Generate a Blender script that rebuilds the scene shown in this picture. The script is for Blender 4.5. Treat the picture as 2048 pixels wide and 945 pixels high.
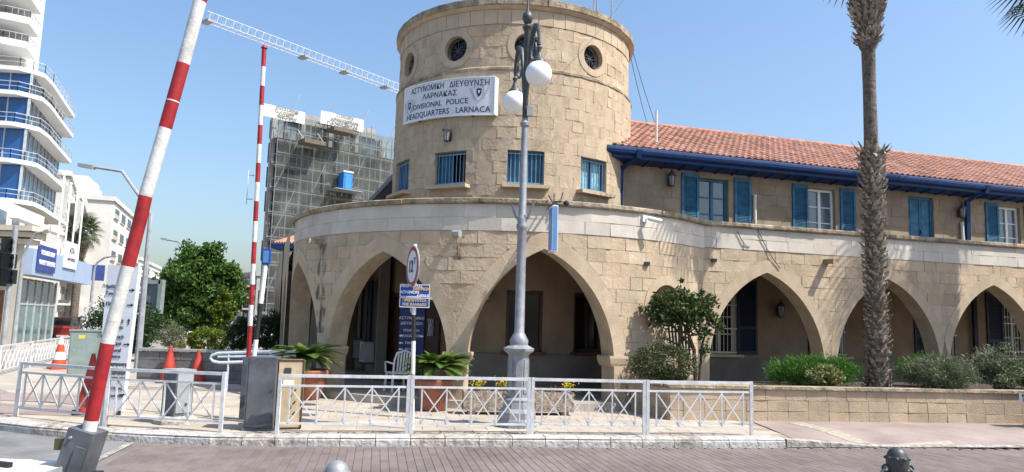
import bpy, math, random
from math import sin, cos, pi, radians, sqrt, atan2, tan, floor
from mathutils import Vector, Matrix
random.seed(7)
for _o in list(bpy.data.objects): bpy.data.objects.remove(_o, do_unlink=True)
SC = bpy.context.scene; COL = SC.collection
# ------------------------------------------------------------------ camera, sky, sun, exposure
FPX, PITCH, ROLL, CAMZ = 1480.0, .1197, .0285, 1.80
_u = Vector((0, -sin(PITCH), cos(PITCH))); _x = Vector((1, 0, 0)); CF = Vector((0, cos(PITCH), sin(PITCH)))
CR = _x*cos(ROLL)+_u*sin(ROLL); CU = _u*cos(ROLL)-_x*sin(ROLL)
cd = bpy.data.cameras.new('camera'); cam = bpy.data.objects.new('camera', cd); COL.objects.link(cam)
cd.sensor_width = 36; cd.lens = 36*FPX/2048; cd.clip_start = .1; cd.clip_end = 6000
cam.matrix_world = Matrix(((CR.x, CU.x, -CF.x, 0), (CR.y, CU.y, -CF.y, 0), (CR.z, CU.z, -CF.z, CAMZ), (0, 0, 0, 1)))
SC.camera = cam
SUN_H = Vector((.936, -.352)); SUN_EL = radians(54)
SUN = Vector((SUN_H.x*cos(SUN_EL), SUN_H.y*cos(SUN_EL), sin(SUN_EL)))
wd = bpy.data.worlds.new('World'); SC.world = wd; wd.use_nodes = True
_n = wd.node_tree.nodes; _n.clear()
_s = _n.new('ShaderNodeTexSky'); _s.sky_type = 'NISHITA'; _s.sun_disc = False
_s.sun_elevation = SUN_EL; _s.sun_rotation = atan2(SUN_H.x, SUN_H.y)
_s.air_density = 1.35; _s.dust_density = 2.7; _s.ozone_density = 6.0; _s.altitude = 0
_b = _n.new('ShaderNodeBackground'); _b.inputs[1].default_value = .118
_w = _n.new('ShaderNodeOutputWorld')
wd.node_tree.links.new(_s.outputs[0], _b.inputs[0]); wd.node_tree.links.new(_b.outputs[0], _w.inputs[0])
sl = bpy.data.lights.new('sun', 'SUN'); sl.energy = 4.1; sl.angle = radians(.53); sl.color = (1, .95, .87)
so = bpy.data.objects.new('sun', sl); COL.objects.link(so); so.rotation_euler = SUN.to_track_quat('Z', 'Y').to_euler(); so.location = (20, -10, 30)
SC.view_settings.view_transform = 'Standard'; SC.view_settings.look = 'None'; SC.view_settings.gamma = 1; SC.view_settings.use_curve_mapping = False
SC.view_settings.exposure = .88
SC.cycles.max_bounces = 6; SC.cycles.diffuse_bounces = 2; SC.cycles.glossy_bounces = 3; SC.cycles.transparent_max_bounces = 8

def at(px, py, Y):            # a point of the place seen along this sight line, Y metres ahead
    v = CF+CR*((px-1024)/FPX)-CU*((py-472.5)/FPX)
    t = Y/v.y; return Vector((v.x*t, Y, v.z*t+CAMZ))
def onz(px, py, z):
    v = CF+CR*((px-1024)/FPX)-CU*((py-472.5)/FPX)
    t = (z-CAMZ)/v.z; return Vector((v.x*t, v.y*t, z))

# ------------------------------------------------------------------ materials
MATS = {}
def mat(name, col, rough=.7, metal=0, var=.12, scale=3.0, bump=0, bscale=30, col2=None, spec=.4, stain=0, stcol=(.08, .07, .06), pick=0, trans=0, alpha=1, coat=0):
    if name in MATS: return MATS[name]
    m = bpy.data.materials.new(name); m.use_nodes = True; MATS[name] = m
    nt = m.node_tree; N = nt.nodes; L = nt.links; B = N['Principled BSDF']
    B.inputs['Roughness'].default_value = rough; B.inputs['Metallic'].default_value = metal
    B.inputs['Specular IOR Level'].default_value = spec
    if trans: B.inputs['Transmission Weight'].default_value = trans
    if alpha < 1: B.inputs['Alpha'].default_value = alpha
    if coat: B.inputs['Coat Weight'].default_value = coat
    g = N.new('ShaderNodeNewGeometry')
    nz = N.new('ShaderNodeTexNoise'); nz.inputs['Scale'].default_value = scale; nz.inputs['Detail'].default_value = 6; nz.inputs['Roughness'].default_value = .65
    L.new(g.outputs['Position'], nz.inputs['Vector'])
    c2 = col2 or tuple(max(0, c*(1-2.2*var)) for c in col)
    c1 = tuple(min(1, c*(1+.6*var)) for c in col)
    rp = N.new('ShaderNodeValToRGB'); rp.color_ramp.elements[0].position = .32; rp.color_ramp.elements[1].position = .68
    rp.color_ramp.elements[0].color = (*c2, 1); rp.color_ramp.elements[1].color = (*c1, 1)
    L.new(nz.outputs['Fac'], rp.inputs['Fac']); out = rp.outputs[0]
    if pick:      # tint from piece to piece
        oi = N.new('ShaderNodeObjectInfo'); ad = N.new('ShaderNodeMath'); ad.operation = 'ADD'
        L.new(g.outputs['Random Per Island'], ad.inputs[0]); L.new(oi.outputs['Random'], ad.inputs[1])
        fr = N.new('ShaderNodeMath'); fr.operation = 'FRACT'; L.new(ad.outputs[0], fr.inputs[0])
        r2 = N.new('ShaderNodeValToRGB'); e = r2.color_ramp.elements
        e[0].color = (1-pick, 1-pick*1.1, 1-pick*1.3, 1); e[1].color = (1, 1, 1, 1); q = e.new(.5); q.color = (1, 1-pick*.35, 1-pick*.6, 1)
        L.new(fr.outputs[0], r2.inputs['Fac'])
        mx = N.new('ShaderNodeMix'); mx.data_type = 'RGBA'; mx.blend_type = 'MULTIPLY'; mx.inputs[0].default_value = 1
        L.new(out, mx.inputs[6]); L.new(r2.outputs[0], mx.inputs[7]); out = mx.outputs[2]
    if stain:     # weather streaks, taller than wide
        mp = N.new('ShaderNodeMapping'); mp.inputs['Scale'].default_value = (1.3, 1.3, .28); L.new(g.outputs['Position'], mp.inputs[0])
        n2 = N.new('ShaderNodeTexNoise'); n2.inputs['Scale'].default_value = 2.2; n2.inputs['Detail'].default_value = 8; n2.inputs['Roughness'].default_value = .7
        L.new(mp.outputs[0], n2.inputs['Vector'])
        r3 = N.new('ShaderNodeValToRGB'); r3.color_ramp.elements[0].position = .52; r3.color_ramp.elements[1].position = .75
        r3.color_ramp.elements[0].color = (0, 0, 0, 1); r3.color_ramp.elements[1].color = (stain, stain, stain, 1)
        L.new(n2.outputs['Fac'], r3.inputs['Fac'])
        mx = N.new('ShaderNodeMix'); mx.data_type = 'RGBA'; L.new(r3.outputs[0], mx.inputs[0])
        L.new(out, mx.inputs[6]); mx.inputs[7].default_value = (*stcol, 1); out = mx.outputs[2]
    L.new(out, B.inputs['Base Color'])
    if bump:
        nb = N.new('ShaderNodeTexNoise'); nb.inputs['Scale'].default_value = bscale; nb.inputs['Detail'].default_value = 5
        L.new(g.outputs['Position'], nb.inputs['Vector'])
        bp = N.new('ShaderNodeBump'); bp.inputs['Strength'].default_value = bump; bp.inputs['Distance'].default_value = .03
        L.new(nb.outputs['Fac'], bp.inputs['Height']); L.new(bp.outputs[0], B.inputs['Normal'])
    return m
def brickmat(name, col, col2, mortar, sx, sy, gap=.02, offset=.5, rough=.8, rotz=0, bump=.3):
    if name in MATS: return MATS[name]
    m = bpy.data.materials.new(name); m.use_nodes = True; MATS[name] = m
    nt = m.node_tree; N = nt.nodes; L = nt.links; B = N['Principled BSDF']; B.inputs['Roughness'].default_value = rough
    g = N.new('ShaderNodeNewGeometry'); mp = N.new('ShaderNodeMapping'); mp.inputs['Rotation'].default_value = (0, 0, rotz); L.new(g.outputs['Position'], mp.inputs[0])
    bt = N.new('ShaderNodeTexBrick'); bt.offset = offset; bt.inputs['Scale'].default_value = 1; bt.inputs['Brick Width'].default_value = sx; bt.inputs['Row Height'].default_value = sy
    bt.inputs['Mortar Size'].default_value = gap*.5; bt.inputs['Color1'].default_value = (*col, 1); bt.inputs['Color2'].default_value = (*col2, 1); bt.inputs['Mortar'].default_value = (*mortar, 1)
    L.new(mp.outputs[0], bt.inputs['Vector'])
    nz = N.new('ShaderNodeTexNoise'); nz.inputs['Scale'].default_value = 1.3; nz.inputs['Detail'].default_value = 8; L.new(g.outputs['Position'], nz.inputs['Vector'])
    rp = N.new('ShaderNodeValToRGB'); rp.color_ramp.elements[0].position = .3; rp.color_ramp.elements[1].position = .7
    rp.color_ramp.elements[0].color = (.72, .7, .7, 1); rp.color_ramp.elements[1].color = (1.05, 1.05, 1.05, 1); L.new(nz.outputs['Fac'], rp.inputs['Fac'])
    mx = N.new('ShaderNodeMix'); mx.data_type = 'RGBA'; mx.blend_type = 'MULTIPLY'; mx.inputs[0].default_value = 1
    L.new(bt.outputs[0], mx.inputs[6]); L.new(rp.outputs[0], mx.inputs[7]); L.new(mx.outputs[2], B.inputs['Base Color'])
    bp = N.new('ShaderNodeBump'); bp.inputs['Strength'].default_value = bump; bp.inputs['Distance'].default_value = .01; bp.invert = True
    L.new(bt.outputs['Fac'], bp.inputs['Height']); L.new(bp.outputs[0], B.inputs['Normal'])
    return m
def leafmat(name, c1, c2, sub=.25):
    if name in MATS: return MATS[name]
    m = bpy.data.materials.new(name); m.use_nodes = True; MATS[name] = m
    nt = m.node_tree; N = nt.nodes; L = nt.links; B = N['Principled BSDF']; B.inputs['Roughness'].default_value = .5; B.inputs['Specular IOR Level'].default_value = .35
    g = N.new('ShaderNodeNewGeometry'); rp = N.new('ShaderNodeValToRGB')
    rp.color_ramp.elements[0].color = (*c1, 1); rp.color_ramp.elements[1].color = (*c2, 1); L.new(g.outputs['Random Per Island'], rp.inputs['Fac'])
    L.new(rp.outputs[0], B.inputs['Base Color'])
    t = N.new('ShaderNodeBsdfTranslucent'); L.new(rp.outputs[0], t.inputs[0])
    mx = N.new('ShaderNodeMixShader'); mx.inputs[0].default_value = sub; L.new(B.outputs[0], mx.inputs[1]); L.new(t.outputs[0], mx.inputs[2])
    L.new(mx.outputs[0], N['Material Output'].inputs[0]); return m

# ------------------------------------------------------------------ mesh collector
class MB:
    def __init__(s): s.v = []; s.f = []
    def quad(s, a, b, c, d): i = len(s.v); s.v += [tuple(a), tuple(b), tuple(c), tuple(d)]; s.f.append((i, i+1, i+2, i+3)); return s
    def poly(s, pts): i = len(s.v); s.v += [tuple(p) for p in pts]; s.f.append(tuple(range(i, i+len(pts)))); return s
    def box(s, c, size, X=(1, 0, 0), Y=(0, 1, 0), Z=(0, 0, 1)):
        c = Vector(c); X = Vector(X)*size[0]/2; Y = Vector(Y)*size[1]/2; Z = Vector(Z)*size[2]/2; i = len(s.v)
        for a, b, d in ((-1, -1, -1), (1, -1, -1), (1, 1, -1), (-1, 1, -1), (-1, -1, 1), (1, -1, 1), (1, 1, 1), (-1, 1, 1)): s.v.append(tuple(c+X*a+Y*b+Z*d))
        s.f += [(i, i+3, i+2, i+1), (i+4, i+5, i+6, i+7), (i, i+1, i+5, i+4), (i+1, i+2, i+6, i+5), (i+2, i+3, i+7, i+6), (i+3, i, i+4, i+7)]; return s
    def bar(s, a, b, w, h=None, up=(0, 0, 1)):
        a = Vector(a); b = Vector(b); Z = (b-a); l = Z.length; Z = Z/l; U = Vector(up)
        if abs(Z.dot(U)) > .98: U = Vector((0, 1, 0))
        X = Z.cross(U).normalized(); Y = X.cross(Z)
        return s.box((a+b)/2, (w, h or w, l), X, Y, Z)
    def tube(s, pts, r, n=8, caps=True):
        pts = [Vector(p) for p in pts]; R = r if isinstance(r, (list, tuple)) else [r]*len(pts); i0 = len(s.v); pu = None
        for k, p in enumerate(pts):
            t = (pts[min(k+1, len(pts)-1)]-pts[max(k-1, 0)]).normalized()
            if pu is None: pu = Vector((1, 0, 0)) if abs(t.x) < .9 else Vector((0, 1, 0))
            X = (pu-t*pu.dot(t)).normalized(); Y = t.cross(X); pu = X
            for j in range(n): a = 2*pi*j/n; s.v.append(tuple(p+(X*cos(a)+Y*sin(a))*R[k]))
        for k in range(len(pts)-1):
            for j in range(n): a = i0+k*n+j; b = i0+k*n+(j+1) % n; s.f.append((a, b, b+n, a+n))
        if caps:
            s.f.append(tuple(i0+j for j in reversed(range(n)))); e = i0+(len(pts)-1)*n; s.f.append(tuple(e+j for j in range(n)))
        return s
    def lathe(s, prof, c=(0, 0, 0), n=16, a0=0):      # prof: (r, z) list
        c = Vector(c); i0 = len(s.v)
        for r, z in prof:
            for j in range(n): a = a0+2*pi*j/n; s.v.append((c.x+r*cos(a), c.y+r*sin(a), c.z+z))
        for k in range(len(prof)-1):
            for j in range(n): a = i0+k*n+j; b = i0+k*n+(j+1) % n; s.f.append((a, b, b+n, a+n))
        s.f.append(tuple(i0+j for j in reversed(range(n)))); e = i0+(len(prof)-1)*n; s.f.append(tuple(e+j for j in range(n))); return s
    def ball(s, c, r, n=16, m=10, sz=1):
        return s.lathe([(max(1e-3, r*sin(pi*k/m)), -r*sz*cos(pi*k/m)) for k in range(m+1)], c, n)
    def prism(s, poly, o, X, Y, N, t):    # 2-d outline in plane (X, Y) at o, thickness t along N
        o = Vector(o); X = Vector(X); Y = Vector(Y); N = Vector(N)*t; n = len(poly); i = len(s.v)
        for d in (0, 1):
            for a, b in poly: s.v.append(tuple(o+X*a+Y*b+N*d))
        s.f.append(tuple(i+j for j in range(n))); s.f.append(tuple(i+n+j for j in reversed(range(n))))
        for j in range(n): k = (j+1) % n; s.f.append((i+j, i+n+j, i+n+k, i+k))
        return s
    def build(s, name, m, parent=None, smooth=False, kind=None, label=None):
        me = bpy.data.meshes.new(name); me.from_pydata(s.v, [], s.f); me.update()
        if m is not None: me.materials.append(MATS[m] if isinstance(m, str) else m)
        if smooth:
            me.polygons.foreach_set('use_smooth', [True]*len(me.polygons))
            try: me.set_sharp_from_angle(angle=radians(40))
            except Exception: pass
        o = bpy.data.objects.new(name, me); COL.objects.link(o)
        if parent is not None: o.parent = parent
        if kind: o['kind'] = kind
        if label: o['label'] = label
        return o
def thing(name, label, cat, loc=(0, 0, 0), rz=0, group=None):
    o = bpy.data.objects.new(name, None); COL.objects.link(o); o.location = loc; o.rotation_euler = (0, 0, rz); o.empty_display_size = .2
    return tag(o, label, cat, group)
def tag(o, label=None, cat=None, group=None, kind=None):
    if label: o['label'] = label
    if cat: o['category'] = cat
    if group: o['group'] = group
    if kind: o['kind'] = kind
    return o
def share(src, name=None, loc=None, rot=None, parent=None, scale=None):
    o = src.copy(); COL.objects.link(o)
    if name: o.name = name
    o.parent = parent if parent is not None else src.parent
    if loc is not None: o.location = loc
    if rot is not None: o.rotation_euler = rot
    if scale is not None: o.scale = scale
    return o
def copy_tree(o, parent=None):
    c = o.copy(); COL.objects.link(c); c.parent = parent
    for ch in list(o.children): copy_tree(ch, c)
    return c
def text_mesh(txt, size, align='CENTER', spacing=1.0, bold=0, ext=.004):
    cu = bpy.data.curves.new('lettering', 'FONT'); cu.body = txt; cu.size = size; cu.align_x = align; cu.align_y = 'CENTER'; cu.space_character = spacing; cu.extrude = ext; cu.offset = bold; cu.resolution_u = 3
    o = bpy.data.objects.new('lettering', cu); COL.objects.link(o); bpy.context.view_layer.update()
    dg = bpy.context.evaluated_depsgraph_get(); me = bpy.data.meshes.new_from_object(o.evaluated_get(dg), depsgraph=dg)
    bpy.data.objects.remove(o, do_unlink=True); return me
def lettering(txt, size, o, X, Y, N, m, parent, align='CENTER', bold=0, sx=1.0, bend=None, name='lettering', spacing=1.0):
    me = text_mesh(txt, size, align, spacing, bold); O = Vector(o); X = Vector(X); Y = Vector(Y); N = Vector(N)
    me.materials.clear(); me.materials.append(MATS[m])
    for v in me.vertices:
        p = v.co
        v.co = bend(p.x*sx, p.y, p.z) if bend else O+X*(p.x*sx)+Y*p.y+N*p.z
    me.update(); ob = bpy.data.objects.new(name, me); COL.objects.link(ob); ob.parent = parent; return ob
# ---- palette
mat('stone', (.51, .41, .295), .9, var=.11, scale=1.6, bump=.42, bscale=15, pick=.13, spec=.2, stain=.5, stcol=(.26, .20, .14))
mat('stone_smooth', (.51, .41, .295), .9, var=.09, scale=1.8, bump=.25, bscale=30, spec=.2, stain=.35, stcol=(.25, .19, .13), pick=.08)
mat('mortar', (.48, .385, .275), .95, var=.12, bump=.3, bscale=60, spec=.1)
mat('upper_wall_shade', (.34, .27, .195), .9, var=.12, scale=1.6, bump=.25, bscale=30, spec=.15, stain=.4, stcol=(.2, .155, .11), pick=.12)  # wall stone with the shade under the eave darkened into its colour
mat('porch_wall_shade', (.25, .185, .125), .9, var=.12, scale=1.4, bump=.15, spec=.15, stain=.4, stcol=(.16, .12, .085))  # inner walls: base colour darkened to stand in for the porch shade
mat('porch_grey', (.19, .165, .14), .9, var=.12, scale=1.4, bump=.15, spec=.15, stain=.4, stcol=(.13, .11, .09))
mat('render_band', (.57, .53, .465), .9, var=.08, scale=1.5, bump=.15, bscale=25, spec=.2, pick=.1, stain=.35, stcol=(.36, .31, .25))
mat('cap_stone', (.40, .34, .25), .95, var=.3, scale=4, bump=.8, bscale=22, spec=.2, pick=.2, stain=.6, stcol=(.15, .13, .11))
mat('plinth_grey', (.40, .35, .29), .9, var=.1, scale=2, bump=.2, spec=.2, stain=.4, stcol=(.2, .17, .15))
mat('blue_paint', (.006, .036, .135), .5, var=.15, spec=.3)
mat('blue_dark', (.006, .014, .045), .5, var=.2, spec=.4)
mat('teal_paint', (.030, .155, .28), .6, var=.25, scale=4, stain=.3, stcol=(.10, .20, .27), spec=.4)
mat('teal_window', (.022, .13, .31), .5, var=.2, scale=5, spec=.4)
mat('white_paint', (.80, .80, .78), .5, var=.06, scale=8)
mat('white_rail', (.60, .61, .62), .5, var=.12, scale=9, stain=.5, stcol=(.36, .29, .24), bump=.1)
mat('off_white', (.66, .64, .58), .6, var=.08)
mat('red_paint', (.36, .018, .022), .5, var=.2, scale=5, stain=.35, stcol=(.22, .05, .045), bump=.1)
mat('barrier_white', (.66, .65, .62), .5, var=.12, scale=6, stain=.8, stcol=(.30, .27, .23), bump=.15)
mat('black_paint', (.02, .02, .022), .5)
mat('iron', (.075, .08, .085), .5, metal=.3, var=.25, scale=9, spec=.5)
mat('lamp_grey', (.27, .28, .30), .5, metal=.2, var=.15, scale=7, spec=.5)
mat('grey_box', (.115, .125, .14), .55, metal=.1, var=.2, scale=4, stain=.4, stcol=(.19, .18, .165))
mat('grey_light', (.34, .35, .36), .5, var=.15, scale=4)
mat('cream_box', (.50, .40, .255), .6, var=.14, scale=4, stain=.4, stcol=(.30, .23, .15))
mat('tile', (.48, .285, .235), .95, var=.2, scale=3, pick=.35, bump=.3, bscale=40, spec=.2)
mat('ridge_tile', (.52, .25, .17), .9, var=.25, scale=6, pick=.2, spec=.2)
mat('wood_dark', (.055, .014, .010), .5, var=.3, scale=6)
mat('wood_brown', (.10, .045, .025), .6, var=.3, scale=6)
mat('glass_dark', (.012, .014, .018), .12, var=.1, spec=.3)
mat('glass_sky', (.10, .14, .18), .06, var=.1, spec=.9)
mat('globe', (.86, .86, .85), .25, var=.01, spec=.5)
mat('terracotta', (.36, .14, .085), .8, var=.2, scale=6, bump=.2)
mat('trough', (.40, .32, .25), .95, var=.35, scale=14, bump=.9, bscale=40)
mat('soil', (.07, .05, .035), 1, var=.3, bump=.5)
mat('plastic_white', (.72, .73, .74), .4, var=.03)
mat('sign_white', (.66, .68, .72), .45, var=.05, stain=.25, stcol=(.48, .48, .49))
mat('sign_blue', (.015, .07, .32), .4, var=.06)
mat('navy', (.012, .025, .12), .4, var=.08)
mat('letter_navy', (.02, .022, .06), .5, var=0)
mat('letter_white', (.8, .8, .8), .5, var=0)
mat('letter_gold', (.72, .50, .18), .5, var=0)
mat('letter_black', (.025, .025, .03), .5, var=0)
mat('emblem_grey', (.42, .42, .50), .5, var=.1)
mat('emblem_pale', (.62, .62, .66), .5, var=.05)
mat('cone_orange', (.55, .075, .025), .55, var=.15)
mat('cone_red', (.42, .05, .03), .6, var=.2)
mat('asphalt', (.20, .20, .20), .95, var=.2, scale=1.2, bump=.3, bscale=90, stain=.0)
mat('asphalt_dark', (.10, .10, .105), .95, var=.2, scale=1.2, bump=.3, bscale=90)
mat('paver', (.185, .158, .15), .85, var=.14, scale=.8, pick=.16, bump=.2, bscale=60, spec=.25)
mat('paver_joint', (.34, .29, .26), .95, var=.15)
mat('slab', (.43, .385, .325), .9, var=.12, scale=1.3, pick=.14, bump=.25, bscale=40, spec=.25)
mat('slab_joint', (.30, .26, .21), .95, var=.2)
mat('kerb', (.46, .44, .41), .9, var=.32, scale=7, pick=.2, bump=.7, bscale=22, stain=.3)
mat('kerb_paint', (.47, .455, .43), .9, var=.2, scale=9, bump=.7, bscale=22, stain=.5, stcol=(.2, .19, .18))
mat('tactile', (.42, .375, .30), .9, var=.2, scale=12)
mat('block', (.45, .36, .26), .92, var=.12, scale=2.5, pick=.12, bump=.4, bscale=35, spec=.2)
mat('grey_block', (.17, .17, .17), .92, var=.15, scale=3, pick=.12, bump=.3)
mat('trunk_palm', (.17, .14, .115), .95, var=.3, scale=9, bump=.8, bscale=20)
mat('boots', (.47, .435, .385), .95, var=.35, scale=6, pick=.4)
mat('bark', (.12, .085, .055), .95, var=.3, scale=9, bump=.7)
mat('concrete', (.36, .35, .33), .9, var=.12, scale=.5, stain=.3)
mat('ac_white', (.55, .55, .52), .5, var=.06)
mat('cabinet_green', (.23, .29, .27), .55, var=.12, scale=3, stain=.35, stcol=(.35, .38, .36))
leafmat('leaf_tree', (.035, .085, .014), (.11, .20, .035), .35)
leafmat('leaf_hedge', (.05, .10, .006), (.17, .22, .015))
leafmat('leaf_bright', (.028, .10, .008), (.085, .21, .02))
leafmat('leaf_dark', (.012, .035, .010), (.045, .085, .025))
leafmat('leaf_vine', (.016, .042, .010), (.09, .13, .035))
leafmat('leaf_bush', (.025, .04, .012), (.10, .12, .045))
leafmat('leaf_grey', (.06, .08, .04), (.20, .22, .13))
leafmat('leaf_olive', (.08, .10, .05), (.22, .24, .14))
leafmat('leaf_cycad', (.04, .09, .012), (.13, .20, .035), .2)
leafmat('leaf_palm', (.02, .045, .012), (.07, .10, .03), .2)
leafmat('leaf_variegated', (.10, .13, .03), (.32, .32, .14))
leafmat('flower_yellow', (.5, .33, .01), (.75, .6, .05))
leafmat('flower_white', (.6, .6, .55), (.8, .8, .75))
# ================================================================== the ground
def sheet(name, pts, z, m, lab=None):
    mb = MB(); mb.poly([(p[0], p[1], z) for p in pts]); o = mb.build(name, m); o['kind'] = 'structure'; return o
sheet('ground', [(-1500, -60), (1500, -60), (1500, 2500), (-1500, 2500)], -.04, mat('ground_far', (.24, .21, .17), .95, var=.1, scale=.05))
brickmat('paver_sheet', (.185, .158, .15), (.17, .145, .137), (.21, .185, .17), .22, .11, .008, rotz=radians(80))
sheet('road', [(-40, -30), (40, -30), (40, 13.6), (4.6, 12.4), (-3.6, 11.4), (-9, 14), (-40, 40)], -.012, 'paver_sheet')
WEDGE0, WEDGE1 = onz(262, 886, 0), onz(118, 958, 0)
sheet('asphalt_road', [(WEDGE0.x, WEDGE0.y), (WEDGE1.x, WEDGE1.y), (WEDGE1.x+1.2, -20), (-60, -20), (-60, 120), (-40, 160), (-9, 13.6)], -.004, 'asphalt')
# a pale joint where the pavers begin
d = (WEDGE1-WEDGE0).normalized(); nn = Vector((-d.y, d.x, 0))*.05
sheet('road_joint_strip', [WEDGE0+nn, WEDGE0-nn, WEDGE1-nn+d*3, WEDGE1+nn+d*3], .002, 'kerb')
# pavers of the near road: each laid in columns, staggered
road = bpy.data.objects['road']
PAVE_A = radians(10); PX = Vector((cos(PAVE_A), sin(PAVE_A), 0)); PY = Vector((-sin(PAVE_A), cos(PAVE_A), 0))
FENCE = [(-9.6, 13.35), (-7.9, 12.18), (-6.08, 11.43), (-4.17, 11.13), (-3.39, 11.13), (-1.48, 11.50), (.37, 11.81), (2.21, 12.01), (4.02, 12.35)]
KERB = [(-12.5, 17.6), (-10.9, 14.7), (-9.9, 13.2), (-8.9, 12.2), (-8.0, 11.62), (-7.0, 11.2), (-6.1, 10.95), (-5.2, 10.80), (-4.2, 10.74), (-3.3, 10.82), (-2.4, 10.97), (-1.4, 11.14), (-.4, 11.30), (.6, 11.45), (1.6, 11.57), (2.6, 11.72), (3.5, 11.88), (4.45, 12.05)]
def kerb_y(x):
    if x > 4.45: return 12.05+(x-4.45)*.16
    for (a, b), (c, e) in zip(KERB, KERB[1:]):
        if a <= x <= c: return b+(e-b)*(x-a)/(c-a)
    return 20
pv = MB()
def paver_box(mb, cx, cy, w, l, h0, h1):
    c = .004; P = lambda a, b, z: tuple(PX*(cx+a)+PY*(cy+b)+Vector((0, 0, z))); i = len(mb.v)
    w /= 2; l /= 2
    for q, z in ((0, h0), (0, h1-c), (c, h1)):
        for sa, sb in ((-1, -1), (1, -1), (1, 1), (-1, 1)): mb.v.append(P(sa*(w-q), sb*(l-q), z))
    for k in (0, 4):
        for j in range(4): mb.f.append((i+k+j, i+k+(j+1) % 4, i+k+4+(j+1) % 4, i+k+4+j))
    mb.f.append((i+8, i+9, i+10, i+11))
cand = []
for iu in range(-60, 130):
    for iv in range(0, 30):
        cx = iu*.112+.056; cy = 7.2+iv*.224+(.112 if iu % 2 else 0); w = PX*cx+PY*cy
        if w.y > kerb_y(w.x)-.16 or w.y < 7.3 or w.x > 11 or w.x < -5: continue
        t = (w-WEDGE0).dot(d); side = (w-WEDGE0).dot(nn.normalized())
        if side < .16 and w.y < WEDGE0.y+.3: continue
        cand.append((abs(w.x+1.5)+abs(w.y-10.2)*2.2, cx, cy))
cand.sort()
for k, (_q, cx, cy) in enumerate(cand):
    h = random.uniform(.000, .003)
    if k < 290:
        mb = MB(); paver_box(mb, cx, cy, .1085, .2205, -.01, h+.003); mb.build('paver', 'paver', road)
    else: paver_box(pv, cx, cy, .1085, .2205, -.01, h+.003)
pv.build('paver_field', 'paver', road, kind='stuff')
# ---- pavement
pav = sheet('pavement', [(a, b+.02) for a, b in KERB]+[(4.62, 12.3), (4.7, 14.6), (40, 19.6), (40, 60), (-40, 60), (-24, 40)], .108, 'slab_joint')
cand = []
for iu in range(-30, 20):
    for iv in range(0, 26):
        w_ = .52; l_ = .34; cx = iu*w_+(w_/2 if iv % 2 else 0); cy = 9.5+iv*l_; w = PX*cx+PY*cy
        if w.y < kerb_y(w.x)+.36 or w.y > 17.6 or w.x > 4.6-(w.y-12)*.12 or w.x < -9.5: continue
        cand.append((w.y+abs(w.x+1)*.25, cx, cy))
cand.sort(); pv = MB()
for k, (_q, cx, cy) in enumerate(cand):
    h = .112+random.uniform(0, .006)
    if k < 290:
        mb = MB(); paver_box(mb, cx, cy, .512, .332, .10, h+.004); mb.build('paving_slab', 'slab', pav)
    else: paver_box(pv, cx, cy, .512, .332, .10, h+.004)
pv.build('paving_field', 'slab', pav, kind='stuff')
brickmat('slab_sheet', (.43, .385, .325), (.39, .345, .29), (.30, .26, .21), .52, .34, .012, rotz=-PAVE_A)
brickmat('pink_sheet', (.31, .245, .22), (.285, .22, .195), (.33, .275, .245), .2, .1, .008, rotz=radians(35))
sheet('square_paving', [(-9.3, 14.6), (-9.3, 17.75), (4.4, 17.75), (-3, 30), (-30, 42), (-18, 26), (-12.3, 17.7)], .1125, 'slab_sheet')
for k, (y0, y1) in enumerate(((786, 802), (808, 828))):
    sheet('pink_paving_strip', [onz(0, y0, .115), onz(200, y0+8, .115), onz(200, y1+8, .115), onz(0, y1, .115)], .1245, 'pink_sheet')
def front_z(x): return max(.012, .118-.0667*(x-4.45))
def front_y(x): return 12.05+.16*(x-4.45)
def drive_z(x, y):              # the crossing ramps down to the road
    f = min(1, max(0, (y-front_y(x)-.15)/1.2)); f = f*f*(3-2*f); return front_z(x)+.006+(.1225-front_z(x)-.006)*f
dm = MB(); xs = [4.63+.5*k for k in range(60)]
def row(x): y0 = front_y(x)+.15; y1 = 14.42+.1405*(x-4.63)+.3; return [y0, y0+.2, y0+.4, y0+.6, y0+.9, y0+1.2, y1]
for xa, xb in zip(xs, xs[1:]):
    ra, rb = row(xa), row(xb)
    for j in range(6): dm.quad((xa, ra[j], drive_z(xa, ra[j])), (xb, rb[j], drive_z(xb, rb[j])), (xb, rb[j+1], drive_z(xb, rb[j+1])), (xa, ra[j+1], drive_z(xa, ra[j+1])))
dm.build('driveway', 'pink_sheet')['kind'] = 'structure'
T0, T1, T2 = onz(1590, 846, .125), onz(1752, 889, .06), onz(1905, 887, .02)
tm = MB(); tb = MB(); path = [T0.lerp(T1, k/10) for k in range(11)]+[T1.lerp(T2, k/6) for k in range(1, 7)]
def tz(p): q = Vector((p.x, max(p.y, front_y(p.x)+.16), 0)); return Vector((q.x, q.y, drive_z(q.x, q.y)+.005))
for a_, b_ in zip(path, path[1:]):
    sd_ = Vector((-.17, -.10, 0)) if a_.x < T1.x-.05 else Vector((-.05, -.17, 0))
    tb.quad(tz(a_+sd_), tz(b_+sd_), tz(b_-sd_), tz(a_-sd_))
tb = tb.build('tactile_strip', 'tactile'); tb['kind'] = 'structure'
for k in range(46):
    for j in range(4):
        p = T0.lerp(T1, (k+.5)/46)+Vector((.085*(j-1.5), .05*(j-1.5), 0)); p = tz(p); tm.lathe([(.016, 0), (.010, .006)], p, 6)
tm.build('tactile_studs', 'tactile', tb, kind='stuff')
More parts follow.
